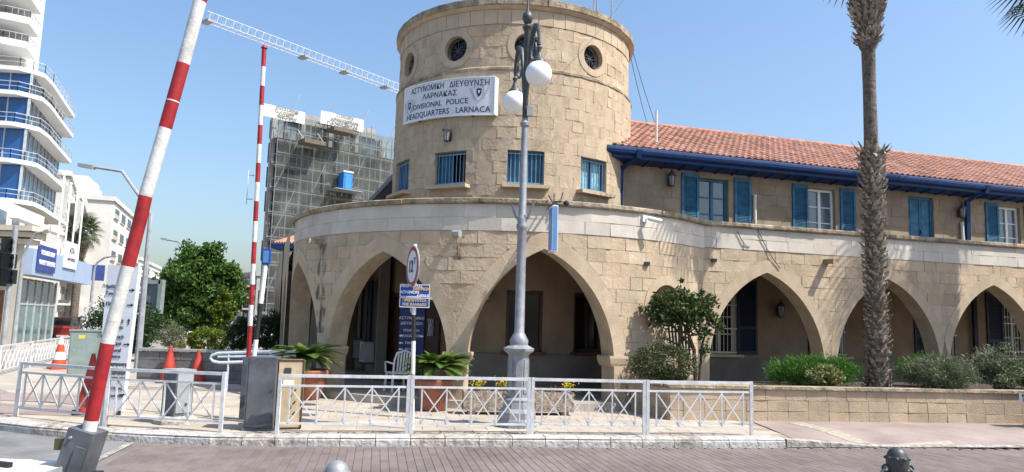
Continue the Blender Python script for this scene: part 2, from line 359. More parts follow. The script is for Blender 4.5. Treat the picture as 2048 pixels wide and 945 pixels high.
# ---- kerb: one stone after another
kb = sheet('kerb', [(a, b+.1) for a, b in KERB]+[(a, b+.22) for a, b in reversed(KERB)], .1, 'mortar')
pts = [Vector((a, b, 0)) for a, b in KERB]; run = []; 
for a, b in zip(pts, pts[1:]):
    n = max(1, round((b-a).length/.5))
    for k in range(n): run.append((a.lerp(b, k/n), a.lerp(b, (k+1)/n)))
for k, (a, b) in enumerate(run):
    d = (b-a).normalized(); n = Vector((-d.y, d.x, 0)); a = a+d*.005; b = b-d*.005; h = .128+random.uniform(-.004, .006); r = random.uniform(.0, .012)
    prof = [(0+r, -.05), (.005+r, .075), (.03+r, .112), (.075, h), (.33, h), (.33, -.05)]
    mb = MB(); i = 0
    for P in (a, b):
        for q, z in prof: mb.v.append(tuple(P+n*q+Vector((0, 0, z))))
    m = len(prof)
    for j in range(m): mb.f.append((j, (j+1) % m, m+(j+1) % m, m+j))
    mb.f.append(tuple(reversed(range(m)))); mb.f.append(tuple(range(m, 2*m)))
    mb.build('kerb_stone', 'kerb_paint' if (k//3) % 2 else 'kerb', kb)
# dropped kerb along the driveway mouth
mb = MB()
for k in range(20):
    a = Vector((4.46+k*.75, 12.05+k*.12, 0)); b = a+Vector((.74, .118, 0)); n = Vector((-.157, .987, 0))
    z0, z1 = front_z(a.x), front_z(b.x)
    one = MB(); one.v += [tuple(a), tuple(b), tuple(b+Vector((0, 0, z1))), tuple(a+Vector((0, 0, z0))), tuple(a+n*.16+Vector((0, 0, z0+.010))), tuple(b+n*.16+Vector((0, 0, z1+.010)))]
    one.f += [(0, 1, 2, 3), (3, 2, 5, 4)]; one.build('kerb_stone', 'kerb', kb)
# ================================================================== police building
PB = thing('police_building', 'sandstone police headquarters with round tower, pointed arcade and red tiled wing', 'building', (-.095, 21, 0))
def pb(o):                      # keep world position under the building's root
    return o
RC = Vector((-.095, 21.0, 0)); TC = Vector((-.06, 21.0, 0)); PB.location = (0, 0, 0)
def cylmap(c, R):
    return lambda u, z, dep: (c.x+(R-dep)*sin(u/R), c.y-(R-dep)*cos(u/R), z)
WA = .2863; WD = Vector((cos(WA), sin(WA), 0)); WN = Vector((sin(WA), -cos(WA), 0)); WO = Vector((4.48, 17.312, 0))
def planemap(o, d, n):
    return lambda u, z, dep: tuple(o+d*u-n*dep+Vector((0, 0, z)))
class Op:
    def __init__(s, c, zb, zt, half, rect=False): s.c = c; s.zb = zb; s.zt = zt; s.h = half; s.rect = rect
    def half(s, z): return max(0, s.h(z)) if s.zb < z < s.zt else 0
def pointed(a, zs, zt):
    rise = zt-zs; r = (rise*rise+a*a)/(2*a)
    return lambda z: a if z <= zs else sqrt(max(0, r*r-(z-zs)**2))-(r-a)
def arch(c, a, zb, zs, zt): return Op(c, zb, zt, pointed(a, zs, zt))
def rect(c, a, zb, zt): return Op(c, zb, zt, lambda z: a, True)
def circ(c, r, zc): return Op(c, zc-r, zc+r, lambda z: sqrt(max(0, r*r-(z-zc)**2)))
def bounds(ops, u0, u1, z):
    b = [u0]
    for o in ops: h = o.half(z); b += [o.c-h, o.c+h]
    b.append(u1); return [(b[i], b[i+1]) for i in range(0, len(b), 2)]
def wall_core(ops, u0, u1, z0, z1, mp, t, du=.4, dz=.18, inner=True):
    mb = MB(); lv = {z0, z1}
    for o in ops:
        lv |= {min(max(o.zb, z0), z1), min(max(o.zt, z0), z1)}
        if not o.rect:
            n = max(4, int((o.zt-o.zb)/.09))
            for k in range(n+1): lv.add(min(max(o.zb+(o.zt-o.zb)*k/n, z0), z1))
            for k in range(1, 6): lv.add(min(max(o.zt-(o.zt-o.zb)*.012*k*k, z0), z1))
    k = z0
    while k < z1: lv.add(k); k += dz*6
    lv = sorted(lv); lv = [a for i, a in enumerate(lv) if i == 0 or a-lv[i-1] > 1e-4]
    for za, zb in zip(lv, lv[1:]):
        ea, eb = za+1e-5, zb-1e-5
        for (a0, a1), (b0, b1) in zip(bounds(ops, u0, u1, ea), bounds(ops, u0, u1, eb)):
            if a1-a0 < 1e-4 and b1-b0 < 1e-4: continue
            n = max(1, int(max(a1-a0, b1-b0)/du)+1)
            for k in range(n):
                f0, f1 = k/n, (k+1)/n
                A = (a0+(a1-a0)*f0, za), (a0+(a1-a0)*f1, za), (b0+(b1-b0)*f1, zb), (b0+(b1-b0)*f0, zb)
                mb.quad(*[mp(u, z, 0) for u, z in A])
                if inner: mb.quad(*[mp(u, z, t) for u, z in reversed(A)])
        for o in ops:
            ha, hb = o.half(ea), o.half(eb)
            if ha <= 0 and hb <= 0: continue
            for sgn in (-1, 1):
                q = [mp(o.c+sgn*ha, za, 0), mp(o.c+sgn*hb, zb, 0), mp(o.c+sgn*hb, zb, t), mp(o.c+sgn*ha, za, t)]
                mb.quad(*(q if sgn < 0 else q[::-1]))
    for o in ops:
        if o.rect:
            for z, fl in ((o.zb, 0), (o.zt, 1)):
                if z <= z0 or z >= z1: continue
                h = o.h(0); q = [mp(o.c-h, z, 0), mp(o.c+h, z, 0), mp(o.c+h, z, t), mp(o.c-h, z, t)]
                mb.quad(*(q if not fl else q[::-1]))
    return mb
def block(poly, mp, proud, ch=.004, back=0.0):
    """one dressed stone: outline in (u, z), chamfered edge, its face slightly uneven"""
    us = [p[0] for p in poly]; zs = [p[1] for p in poly]; cu, cz = (min(us)+max(us))/2, (min(zs)+max(zs))/2
    w, h = max(us)-min(us), max(zs)-min(zs); fx, fz = max(.2, (w-2*ch)/max(w, 1e-3)), max(.2, (h-2*ch)/max(h, 1e-3))
    mb = MB(); n = len(poly); tu, tz = random.uniform(-.006, .006), random.uniform(-.006, .006)
    for u, z in poly: mb.v.append(mp(u, z, back))
    for u, z in poly: mb.v.append(mp(u, z, -proud+ch))
    for u, z in poly: mb.v.append(mp(cu+(u-cu)*fx, cz+(z-cz)*fz, -proud-tu*(u-cu)/max(w, .1)*2-tz*(z-cz)/max(h, .1)*2))
    for k in (0, n):
        for j in range(n): mb.f.append((k+j, k+(j+1) % n, k+n+(j+1) % n, k+n+j))
    mb.f.append(tuple(range(2*n, 3*n))); return mb
def course_blocks(ops, u0, u1, courses, bw, g=.003, jit=.3):
    """stones of a wall, course by course, cut to the openings; yields (u centre, z centre, area, outline)"""
    out = []
    for z0, z1 in courses:
        touch = [o for o in ops if o.zb < z1-1e-4 and o.zt > z0+1e-4]
        curved = [o for o in touch if not o.rect]
        ns = 6 if curved else 1
        zz = [z0+g+(z1-z0-2*g)*k/ns for k in range(ns+1)]
        B = [bounds(touch, u0, u1, z) for z in zz]
        for s in range(len(touch)+1):
            L = [b[s][0] for b in B]; R = [b[s][1] for b in B]; lo, hi = min(L), max(R)
            if hi-lo < .05: continue
            j = [lo]; u = lo+random.uniform(.35, 1)*bw
            while u < hi-.16: j.append(u); u += bw*random.uniform(1-jit, 1+jit)
            if len(j) > 1 and j[1]-lo < .14: j.pop(1)
            j.append(hi)
            for a, b in zip(j, j[1:]):
                left, right = [], []
                for z, l, r in zip(zz, L, R):
                    x0, x1 = max(l, a)+g, min(r, b)-g
                    if x1-x0 > .012: left.append((x0, z)); right.append((x1, z))
                if len(left) < 2: continue
                poly = left[::-1]+right      # counter-clockwise seen from outside
                poly = [left[0]]+[right[0]]+right[1:]+left[::-1][:-1]
                ar = sum((r[0]-l[0]) for l, r in zip(left, right))/len(left)*(left[-1][1]-left[0][1])
                if ar < .006: continue
                out.append(((a+b)/2, (z0+z1)/2, ar, poly))
    return out
def lay(blocks, mp, parent, m, name, field, nobj, score, proud=(.004, .012), ch=.003):
    blocks = sorted(blocks, key=lambda b: -score(b)); rest = MB()
    for k, b in enumerate(blocks):
        mb = block(b[3], mp, random.uniform(*proud), ch)
        if k < nobj: mb.build(name, m, parent)
        else:
            i = len(rest.v); rest.v += mb.v; rest.f += [tuple(i+q for q in f) for f in mb.f]
    if rest.v: rest.build(field, m, parent, kind='stuff')
def courses(z0, z1, n, jit=.0):
    zs = [z0+(z1-z0)*k/n for k in range(n+1)]; return list(zip(zs, zs[1:]))
def ring(op_in, op_out, mp, parent, m, name, proud, n=10, zb=None):
    """arch ring cut into voussoirs between the inner and outer curve, each side from the foot up"""
    mb = MB()
    zi0 = op_in.zb if zb is None else zb
    for sgn in (-1, 1):
        P = []
        for k in range(n*2+1):
            f = k/(n*2); f = 1-(1-f)**1.6
            zi = zi0+(op_in.zt-zi0)*f; zo = zi0+(op_out.zt-zi0)*f
            hi = op_in.h(min(zi, op_in.zt-1e-6)); ho = op_out.h(min(zo, op_out.zt-1e-6))
            if k == n*2: hi = ho = 0
            P.append(((op_in.c+sgn*hi, zi), (op_in.c+sgn*ho, zo)))
        for (a, b), (c, e) in zip(P, P[1:]):
            q = [a, b, e, c] if sgn > 0 else [b, a, c, e]
            mb.quad(*[mp(u, z, -proud) for u, z in q])
            mb.quad(*[mp(*q_, dd) for q_, dd in (((b), -proud), ((b), .02), ((e), .02), ((e), -proud))])
            mb.quad(*[mp(*q_, dd) for q_, dd in (((a), .02), ((a), -proud), ((c), -proud), ((c), .02))])
    return mb.build(name, m, parent)
# ---------------------------------------------------------------- rotunda (ground floor ring with the open porch)
RR = 5.85; rm = cylmap(RC, RR); D2U = radians(1)*RR
rot = []
acs = [-61.8, -26.9, 7.6]; AI = [arch(c*D2U, 1.58, .0, 1.0, z) for c, z in zip(acs, (3.19, 3.29, 3.38))]
AO = [arch(c*D2U, 1.58+.30, .0, 1.0, z+.36) for c, z in zip(acs, (3.19, 3.29, 3.38))]
AI2 = arch(-96.5*D2U, 1.58, 0, 1.0, 3.2); AO2 = arch(-96.5*D2U, 1.86, 0, 1.0, 3.5)
CI = circ(37.3*D2U, .475, 2.30); CO = circ(37.3*D2U, .68, 2.30)
ROT0, ROT1 = -118*D2U, 52.5*D2U
wall = wall_core([AI2]+AI+[CI], ROT0, ROT1, 0, 4.28, rm, .5).build('rotunda_wall', 'mortar', PB)
# stones: arches are close together so the stones of the piers start above the place where the rings meet
cs = courses(.12, 3.72, 13)
bl = [b for b in course_blocks([AO2]+AO+[CO], ROT0, ROT1, cs, .47)]
lay(bl, rm, wall, 'stone', 'wall_stone', 'wall_stone_field', 110, lambda b: b[2]*(2 if -8 < b[0]/D2U < 52 else .6 if b[0]/D2U > -50 else .1))
for ai, ao in zip([AI2]+AI, [AO2]+AO): ring(ai, ao, rm, wall, 'stone_smooth', 'arch_ring', .014, 12)
mb = MB(); N_ = 28
for k in range(N_):
    a, b = 2*pi*k/N_, 2*pi*(k+1)/N_
    f = lambda r, t: (CI.c+r*cos(t), 2.30+r*sin(t))
    mb.quad(rm(*f(.475, a), -.018), rm(*f(.68, a), -.018), rm(*f(.68, b), -.018), rm(*f(.475, b), -.018))
    mb.quad(rm(*f(.475, a), .05), rm(*f(.475, a), -.018), rm(*f(.475, b), -.018), rm(*f(.475, b), .05))
    mb.quad(rm(*f(.68, a), -.018), rm(*f(.68, a), .02), rm(*f(.68, b), .02), rm(*f(.68, b), -.018))
mb.build('round_opening_ring', 'stone_smooth', wall)
for c in (-44.4, -9.6, 24.6):       # impost blocks where the rings land on the piers
    mb = MB(); h = .36
    prof = [(.09, 1.22), (.10, 1.17), (.06, 1.06), (.02, 1.0)]
    for (e0, z0), (e1, z1) in zip(prof, prof[1:]):
        for (ua, ub) in ((c*D2U-.18, c*D2U), (c*D2U, c*D2U+.18)):
            mb.quad(rm(ua-(e1 if ua < c*D2U else 0), z1, -e1*.5), rm(ub+(e1 if ub > c*D2U else 0), z1, -e1*.5), rm(ub+(e0 if ub > c*D2U else 0), z0, -e0*.5), rm(ua-(e0 if ua < c*D2U else 0), z0, -e0*.5))
        for sg in (-1, 1):
            q = [rm(c*D2U+sg*(.18+e1), z1, -e1*.5), rm(c*D2U+sg*(.18+e1), z1, .52), rm(c*D2U+sg*(.18+e0), z0, .52), rm(c*D2U+sg*(.18+e0), z0, -e0*.5)]
            mb.quad(*q)
    mb.quad(*[rm(c*D2U+a*(.27), 1.22, b) for a, b in ((-1, -.045), (1, -.045), (1, .52), (-1, .52))])
    mb.build('impost', 'stone_smooth', wall)
# pale rendered band of the parapet, two courses
bl = course_blocks([], ROT0, ROT1, [(3.725, 4.0), (4.0, 4.28)], .62, .001, .15)
lay(bl, cylmap(RC, RR), wall, 'render_band', 'band_slab', 'band_slab_field', 300, lambda b: 1, (.0205, .0215), .0012)
# coping stones
def coping(name, mp_list, z0, z1, dep0, dep1, u0, u1, step, m, parent):
    u = u0
    while u < u1-.05:
        w = step*random.uniform(.8, 1.2); ue = min(u1, u+w); j = random.uniform(-.012, .012); a, b = u+.004, ue-.004
        mb = MB(); q = [(dep1, z0), (dep0+j+.02, z0), (dep0+j, z0+.03), (dep0+j, z1-.02+j*.4), (dep0+j+.03, z1+j*.3), (dep1, z1+.02)]
        for uu in (a, b):
            for dd, zz in q: mb.v.append(mp_list(uu, zz, dd))
        n = len(q)
        for k in range(n): mb.f.append((k, (k+1) % n, n+(k+1) % n, n+k))
        mb.f.append(tuple(reversed(range(n)))); mb.f.append(tuple(range(n, 2*n)))
        mb.build(name, m, parent); u = ue
coping('coping_stone', rm, 4.285, 4.40, -.10, .42, ROT0, 51.8*D2U, .58, 'cap_stone', wall)
# terrace slab, porch ceiling and floor
def annulus(mb, r0, r1, z, a0, a1, n=48, up=True):
    for k in range(n):
        a, b = a0+(a1-a0)*k/n, a0+(a1-a0)*(k+1)/n
        p = lambda r, t: (RC.x+r*sin(t), RC.y-r*cos(t), z)
        q = [p(r1, a), p(r1, b), p(r0, b), p(r0, a)]; mb.quad(*(q if up else q[::-1]))
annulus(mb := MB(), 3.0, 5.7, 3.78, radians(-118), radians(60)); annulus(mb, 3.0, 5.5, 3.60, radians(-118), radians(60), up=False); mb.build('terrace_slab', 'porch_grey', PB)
mb = MB(); annulus(mb, 3.0, 6.05, .27, radians(-118), radians(54))
for k in range(60):
    a, b = radians(-118+172*k/60), radians(-118+172*(k+1)/60); p = lambda r, t, z: (RC.x+r*sin(t), RC.y-r*cos(t), z)
    mb.quad(p(6.05, a, .0), p(6.05, b, .0), p(6.05, b, .27), p(6.05, a, .27))
mb.build('porch_floor', 'slab_sheet', PB)
# ---------------------------------------------------------------- tower
RT = 3.38; tm_ = cylmap(TC, RT); T2U = radians(1)*RT; RU = 3.31; tmu = cylmap(TC, RU); U2U = radians(1)*RU
WINS = [-92.5, -59.8, -27.1, 5.9, 38.4]
DR = [rect(c*T2U, .44, 1.19, 2.63) for c in (7.0, 36.0)]; DOOR = rect(-46*T2U, 1.06, .27, 2.55)
drum = wall_core([DOOR]+DR, -118*T2U, 100*T2U, 0, 3.7, cylmap(TC, RT), .3, inner=False).build('porch_wall', 'porch_wall_shade', PB)
mb = MB()
for k in range(70):
    a, b = (-20+k*1.5)*T2U, (-20+(k+1)*1.5)*T2U
    mb.quad(tm_(a, .27, -.03), tm_(b, .27, -.03), tm_(b, 1.12, -.03), tm_(a, 1.12, -.03)); mb.quad(tm_(a, 1.12, -.03), tm_(b, 1.12, -.03), tm_(b, 1.14, 0), tm_(a, 1.14, 0))
mb.build('plinth', 'porch_grey', drum)
WO_ = [rect(c*T2U, .455, 5.17, 6.03) for c in WINS]
tower = wall_core(WO_, -120*T2U, 120*T2U, 3.7, 8.06, tm_, .45).build('tower_wall', 'mortar', PB)
cs = courses(4.1, 5.17, 4)+courses(5.17, 6.03, 3)+courses(6.03, 8.06, 7)
bl = course_blocks(WO_, -100*T2U, 75*T2U, cs, .46, .0025)
lay(bl, tm_, tower, 'stone', 'tower_stone', 'tower_stone_field', 100, lambda b: b[2]*(1.5 if -10 < b[0]/T2U < 60 else 1 if b[0]/T2U > -45 else .1), (.0015, .005), .0025)
OI = [circ(c*U2U, .33, 8.70) for c in (-92, -59.2, -27, 5.4, 37.7)]; OO = [circ(c*U2U, .50, 8.70) for c in (-92, -59.2, -27, 5.4, 37.7)]
upper = wall_core(OI, -120*U2U, 120*U2U, 8.06, 9.66, tmu, .4).build('upper_drum_wall', 'mortar', PB)
bl = course_blocks(OO, -100*U2U, 75*U2U, courses(8.10, 9.24, 4), .5, .004)
lay(bl, tmu, upper, 'stone', 'drum_stone', 'drum_stone_field', 60, lambda b: b[2]*(1.5 if -45 < b[0]/U2U < 60 else .1), (.003, .008), .003)
bl = course_blocks([], -100*U2U, 75*U2U, [(9.25, 9.63)], .34, .004, .1)
lay(bl, tmu, upper, 'stone_smooth', 'frieze_slab', 'frieze_slab_field', 60, lambda b: 1 if -60 < b[0]/U2U < 65 else 0, (.020, .024), .004)
mb = MB()      # weathered ledge between the two drums
for k in range(96):
    a, b = radians(-120+2.5*k), radians(-120+2.5*(k+1)); p = lambda r, t, z: (TC.x+r*sin(t), TC.y-r*cos(t), z)
    prof = [(RT+.005, 8.03), (RT+.02, 8.05), (RT+.015, 8.11), (RU, 8.16)]
    for (r0, z0), (r1, z1) in zip(prof, prof[1:]): mb.quad(p(r0, a, z0), p(r0, b, z0), p(r1, b, z1), p(r1, a, z1))
mb.build('ledge', 'cap_stone', upper)
for o in OI:
    mb = MB()
    for k in range(24):
        a, b = 2*pi*k/24, 2*pi*(k+1)/24; f = lambda r, t: (o.c+r*cos(t), 8.70+r*sin(t))
        for r0, d0, r1, d1 in ((.33, -.02, .50, -.02), (.33, .06, .33, -.02), (.50, -.02, .50, .02)):
            mb.quad(tmu(*f(r0, a), d0), tmu(*f(r1, a), d1), tmu(*f(r1, b), d1), tmu(*f(r0, b), d0))
    mb.build('round_window_ring', 'stone_smooth', upper)
    t = o.c/RU; O = Vector((TC.x+(RU-.14)*sin(t), TC.y-(RU-.14)*cos(t), 8.70)); X = Vector((cos(t), sin(t), 0)); Z = Vector((0, 0, 1)); Nn = Vector((sin(t), -cos(t), 0))
    w = MB(); w.prism([(.36*cos(2*pi*k/20), .36*sin(2*pi*k/20)) for k in range(20)], O-Nn*.12, X, Z, Nn, -.02); w = w.build('round_window', 'glass_dark', PB)
    g = MB()
    for k in range(4): a = pi*k/4; g.bar(O+(X*cos(a)+Z*sin(a))*.33, O-(X*cos(a)+Z*sin(a))*.33, .018, .018)
    for k in range(4):
        a = pi*k/2+pi/4; c = O+(X*cos(a)+Z*sin(a))*.19
        g.tube([c+(X*cos(q)+Z*sin(q))*.07 for q in [2*pi*i/10 for i in range(11)]], .009, 4)
    g.tube([O+(X*cos(q)+Z*sin(q))*.315 for q in [2*pi*i/24 for i in range(25)]], .014, 4); g.build('grille', 'iron', w)
coping('cornice_stone', cylmap(TC, RU), 9.70, 9.91, -.15, .5, -120*U2U, 120*U2U, .55, 'cap_stone', upper)
mb = MB()
for k in range(96):
    a, b = radians(-120+2.5*k), radians(-120+2.5*(k+1)); p = lambda r, t, z: (TC.x+r*sin(t), TC.y-r*cos(t), z)
    for (r0, z0), (r1, z1) in zip([(RU+.024, 9.63), (RU+.06, 9.65), (RU+.13, 9.70)], [(RU+.06, 9.65), (RU+.13, 9.70), (RU-.2, 9.702)]): mb.quad(p(r0, a, z0), p(r0, b, z0), p(r1, b, z1), p(r1, a, z1))
mb.lathe([(3.2, 0), (3.2, .02)], (TC.x, TC.y, 9.80), 48); mb.build('cornice_bed', 'stone_smooth', upper)
# tower windows: recessed teal casements behind vertical bars, stone sill below
def wframe(t, R, dep, z): return Vector((TC.x+(R-dep)*sin(t), TC.y-(R-dep)*cos(t), z)), Vector((cos(t), sin(t), 0)), Vector((sin(t), -cos(t), 0))
Z3 = Vector((0, 0, 1))
for i, c in enumerate(WINS):
    t = radians(c); O, X, Nn = wframe(t, RT, .16, 5.60)
    w = MB()
    for sx in (-1, 1): w.box(O+X*sx*.43, (.05, .06, .86), X, Nn, Z3)
    for sz in (-1, 1): w.box(O+Z3*sz*.405, (.91, .06, .05), X, Nn, Z3)
    w.box(O, (.05, .05, .8), X, Nn, Z3); w = w.build('window', 'teal_window', PB)
    for sx in (-1, 1):
        op_ = (i == 2 and sx == 1)
        p = MB().box(O+X*sx*.21-Nn*(.06 if not op_ else .2), (.38, .02, .80), X, Nn, Z3)
        p.build('pane', 'glass_dark' if op_ or False else ('teal_paint' if i != 4 else mat('curtain_glass', (.25, .48, .58), .12, var=.3, scale=6, spec=.7)), w, label=('dark open half of the window' if op_ else None))
    b = MB()
    for k in range(8): b.tube([O+X*(-.36+.103*k)+Nn*.07-Z3*.41, O+X*(-.36+.103*k)+Nn*.07+Z3*.41], .009, 5)
    for sz in (-.36, .36): b.box(O+Nn*.07+Z3*sz, (.86, .012, .025), X, Nn, Z3)
    b.build('window_bars', mat('bar_blue', (.20, .34, .46), .5), w)
    s = MB().box(O+Nn*.20-Z3*.475, (1.16, .28, .085), X, Nn, Z3); s.build('window_sill', 'stone_smooth', w)
    MB().box(O-Nn*.3, (1.0, .02, .95), X, Nn, Z3).build('room_backing', 'glass_dark', w)
for i, c in enumerate((7.0, 36.0)):
    t = radians(c); O, X, Nn = wframe(t, RT, .10, 1.91); w = MB()
    for sx in (-1, 1): w.box(O+X*sx*.41, (.08, .1, 1.44), X, Nn, Z3)
    for sz in (-1, 1): w.box(O+Z3*sz*.68, (.84, .1, .08), X, Nn, Z3)
    w.box(O, (.06, .06, 1.36), X, Nn, Z3); w = w.build('porch_window', 'wood_dark', PB)
    MB().box(O-Nn*.03, (.76, .015, 1.30), X, Nn, Z3).build('pane', 'glass_dark', w)
    MB().box(O+Nn*.12-Z3*.75, (1.05, .16, .06), X, Nn, Z3).build('window_sill', 'wood_brown', w)
t = radians(-46); O, X, Nn = wframe(t, RT, .16, 1.41); w = MB()
for sx in (-1, -.33, .33, 1): w.box(O+X*sx*.98, (.10, .12, 2.3), X, Nn, Z3)
w.box(O+Z3*1.08, (2.1, .12, .10), X, Nn, Z3); w = w.build('entrance_door', 'wood_dark', PB)
for sx in (-.66, 0, .66): MB().box(O+X*sx*.98-Nn*.03-Z3*.1, (.55, .05, 2.1), X, Nn, Z3).build('door_leaf', 'wood_dark', w)
MB().box(O+X*.66+Z3*.28, (.22, .03, .42), X, Nn, Z3).build('pane', 'glass_sky', w)
g = MB()
for k in range(4): g.bar(O+X*(.56+.066*k)+Nn*.03+Z3*.07, O+X*(.56+.066*((k+2) % 4))+Nn*.03+Z3*.49, .012)
g.build('door_grille', 'white_paint', w)
# ---------------------------------------------------------------- right wing: arcade, terrace, upper storey, tiled roof
WL = 18.0
wm = planemap(WO-WN*.10, WD, WN)                         # arcade face
wi = planemap(WO-WN*2.5, WD, WN)                         # inner porch wall and upper storey
cA = [1.84, 5.43, 8.93, 12.45, 15.95]
WI = [arch(c, 1.60, 0, 1.0, 3.24) for c in cA]; WX = [arch(c, 1.60+.26, 0, 1.0, 3.54) for c in cA]
arc = wall_core(WI, .02, WL, 0, 4.28, wm, .45).build('arcade_wall', 'mortar', PB)
bl = course_blocks(WX, .03, WL, courses(.12, 3.76, 13), .46)
lay(bl, wm, arc, 'stone', 'wing_stone', 'wing_stone_field', 80, lambda b: b[2]*(1 if b[0] < 10.5 else .05))
for a, b in zip(WI, WX): ring(a, b, wm, arc, 'stone_smooth', 'arch_ring', .014, 12)
bl = course_blocks([], .03, WL, [(3.765, 4.02), (4.02, 4.28)], .68, .001, .15)
lay(bl, wm, arc, 'render_band', 'band_slab', 'band_slab_field', 200, lambda b: 1, (.0205, .0215), .0012)
coping('coping_stone', wm, 4.285, 4.40, -.10, .42, -.05, WL, .62, 'cap_stone', arc)
mb = MB()
for z, up in ((3.78, 1), (3.60, 0)):
    q = [wm(-1.2, z, .2), wm(WL, z, .2), wm(WL, z, 2.6), wm(-1.2, z, 2.6)]; mb.quad(*(q if up else q[::-1]))
mb.build('terrace_slab', 'porch_grey', PB)
mb = MB(); mb.quad(wm(-.8, .27, -.1), wm(WL, .27, -.1), wm(WL, .27, 2.6), wm(-.8, .27, 2.6)); mb.quad(wm(-.8, 0, -.1), wm(WL, 0, -.1), wm(WL, .27, -.1), wm(-.8, .27, -.1)); mb.build('porch_floor', 'slab_sheet', PB)
UPW = [(1.865, .47, 4.02, 6.0, 'teal'), (5.42, .47, 4.02, 5.99, 'white'), (9.03, .48, 3.80, 6.04, 'door'), (12.52, .45, 4.02, 5.98, 'white'), (16.0, .45, 4.02, 5.98, 'white')]
LOW = [(2.08, .47, 1.18, 3.2, 'white'), (5.82, .33, 1.18, 3.2, 'white'), (9.76, .42, 1.18, 3.2, 'white'), (12.52, .48, .5, 3.2, 'white')]
ops = [rect(c, a, z0, z1) for c, a, z0, z1, k in LOW]
wing = wall_core(ops, -3.4, WL, .0, 3.7, wi, .25, inner=False).build('inner_porch_wall', 'porch_wall_shade', PB)
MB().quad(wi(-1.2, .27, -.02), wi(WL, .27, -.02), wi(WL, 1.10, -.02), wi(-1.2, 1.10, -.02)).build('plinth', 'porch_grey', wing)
ops = [rect(c, a, z0, z1) for c, a, z0, z1, k in UPW]
upw = wall_core(ops, -3.4, WL, 3.7, 6.42, wi, .25, inner=False).build('upper_wall', 'upper_wall_shade', PB)
bl = course_blocks(ops, -2.2, WL, courses(3.8, 5.98, 7)+[(5.98, 6.3)], .55, .0035)
lay(bl, wi, upw, 'upper_wall_shade', 'upper_wall_stone', 'upper_wall_field', 70, lambda b: b[2]*(1.3 if b[0] < 1 else 1 if b[0] < 12.5 else .1), (.003, .008), .004)
Xw, Nw = WD, WN
def shutter(u, w, z0, z1, m, parent, leaf_dep=-.03, name='shutter'):
    O = Vector(wi(u, (z0+z1)/2, leaf_dep)); h = z1-z0; mb = MB()
    for sx in (-1, 1): mb.box(O+Xw*sx*(w/2-.035), (.07, .04, h), Xw, Nw, Z3)
    for zz in (-h/2+.05, h/2-.05, -h*.14): mb.box(O+Z3*zz, (w, .038, .10 if zz != -h*.14 else .07), Xw, Nw, Z3)
    mb.box(O-Nw*.012, (w-.12, .008, h-.12), Xw, Nw, Z3); s = mb.build(name, m, parent); lv = MB(); z = -h/2+.12
    while z < h/2-.11:
        if abs(z+h*.14) > .05: lv.box(O+Z3*z, (w-.13, .030, .008), Xw, (Nw+Z3*-.9).normalized(), (Z3+Nw*.9).normalized())
        z += .042
    lv.build('louvres', m, s); return s
def casement(c, a, z0, z1, m, parent, rows=4, bars=False, lab=None):
    O = Vector(wi(c, (z0+z1)/2, .13)); h = z1-z0; mb = MB()
    for sx in (-1, 1): mb.box(O+Xw*sx*(a-.035), (.07, .07, h), Xw, Nw, Z3)
    for sz in (-1, 1): mb.box(O+Z3*sz*(h/2-.035), (2*a, .068, .07), Xw, Nw, Z3)
    mb.box(O, (.085, .066, h-.1), Xw, Nw, Z3)
    for sx in (-1, 1):
        for k in range(1, rows): mb.box(O+Xw*sx*a*.5+Z3*(-h/2+.07+(h-.14)*k/rows), (a-.1, .04, .03), Xw, Nw, Z3)
    w = mb.build('window', m, PB, label=lab)
    for sx in (-1, 1):
        for k in range(rows): MB().box(O+Xw*sx*(a*.5)+Z3*(-h/2+.07+(h-.14)*(k+.5)/rows)-Nw*.012, (a-.08, .008, (h-.14)/rows-.02), Xw, Nw, Z3).build('pane', 'glass_sky' if not bars else 'glass_dark', w)
    MB().box(O-Nw*.3, (2*a+.3, .02, h+.3), Xw, Nw, Z3).build('room_backing', 'glass_dark', w)
    if bars:
        b = MB()
        for k in range(8): b.tube([O+Xw*(-a+.06+(2*a-.12)*k/7)+Nw*.16-Z3*h/2, O+Xw*(-a+.06+(2*a-.12)*k/7)+Nw*.16+Z3*h/2], .010, 5)
        for k in range(4): b.box(O+Nw*.16+Z3*(-h/2+.05+(h-.1)*k/3), (2*a, .012, .03), Xw, Nw, Z3)
        b.build('window_bars', 'off_white', w)
    return w
for c, a, z0, z1, k in UPW:
    if k == 'door':
        O = Vector(wi(c, (z0+z1)/2, .10)); h = z1-z0; dr = MB()
        for sx in (-1, 1): dr.box(O+Xw*sx*(a-.04), (.08, .08, h), Xw, Nw, Z3)
        dr.box(O+Z3*(h/2-.04), (2*a, .078, .08), Xw, Nw, Z3); dr = dr.build('balcony_door', 'teal_paint', PB)
        for sx in (-1, 1):
            l = MB(); l.box(O+Xw*sx*a*.46-Nw*.01, (a*.86, .04, h-.12), Xw, Nw, Z3); l = l.build('door_leaf', 'teal_paint', dr)
            for zz in (-.75, 0, .72): MB().box(O+Xw*sx*a*.46+Nw*.014+Z3*zz, (a*.52, .02, .52), Xw, Nw, Z3).build('panel', 'teal_paint', l)
        MB().box(O+Nw*.05+Z3*.05+Xw*.03, (.03, .05, .12), Xw, Nw, Z3).build('door_handle', 'iron', dr)
    else:
        w = casement(c, a, z0, z1, 'teal_paint' if k == 'teal' else 'white_paint', PB)
        if c < 15:
            sh = (.53, .53)
            shutter(c-a-sh[0]/2-.01, sh[0], z0-.02, z1+.08, 'teal_paint', w); shutter(c+a+sh[1]/2+.17, sh[1], z0-.02, z1+.08, 'teal_paint', w)
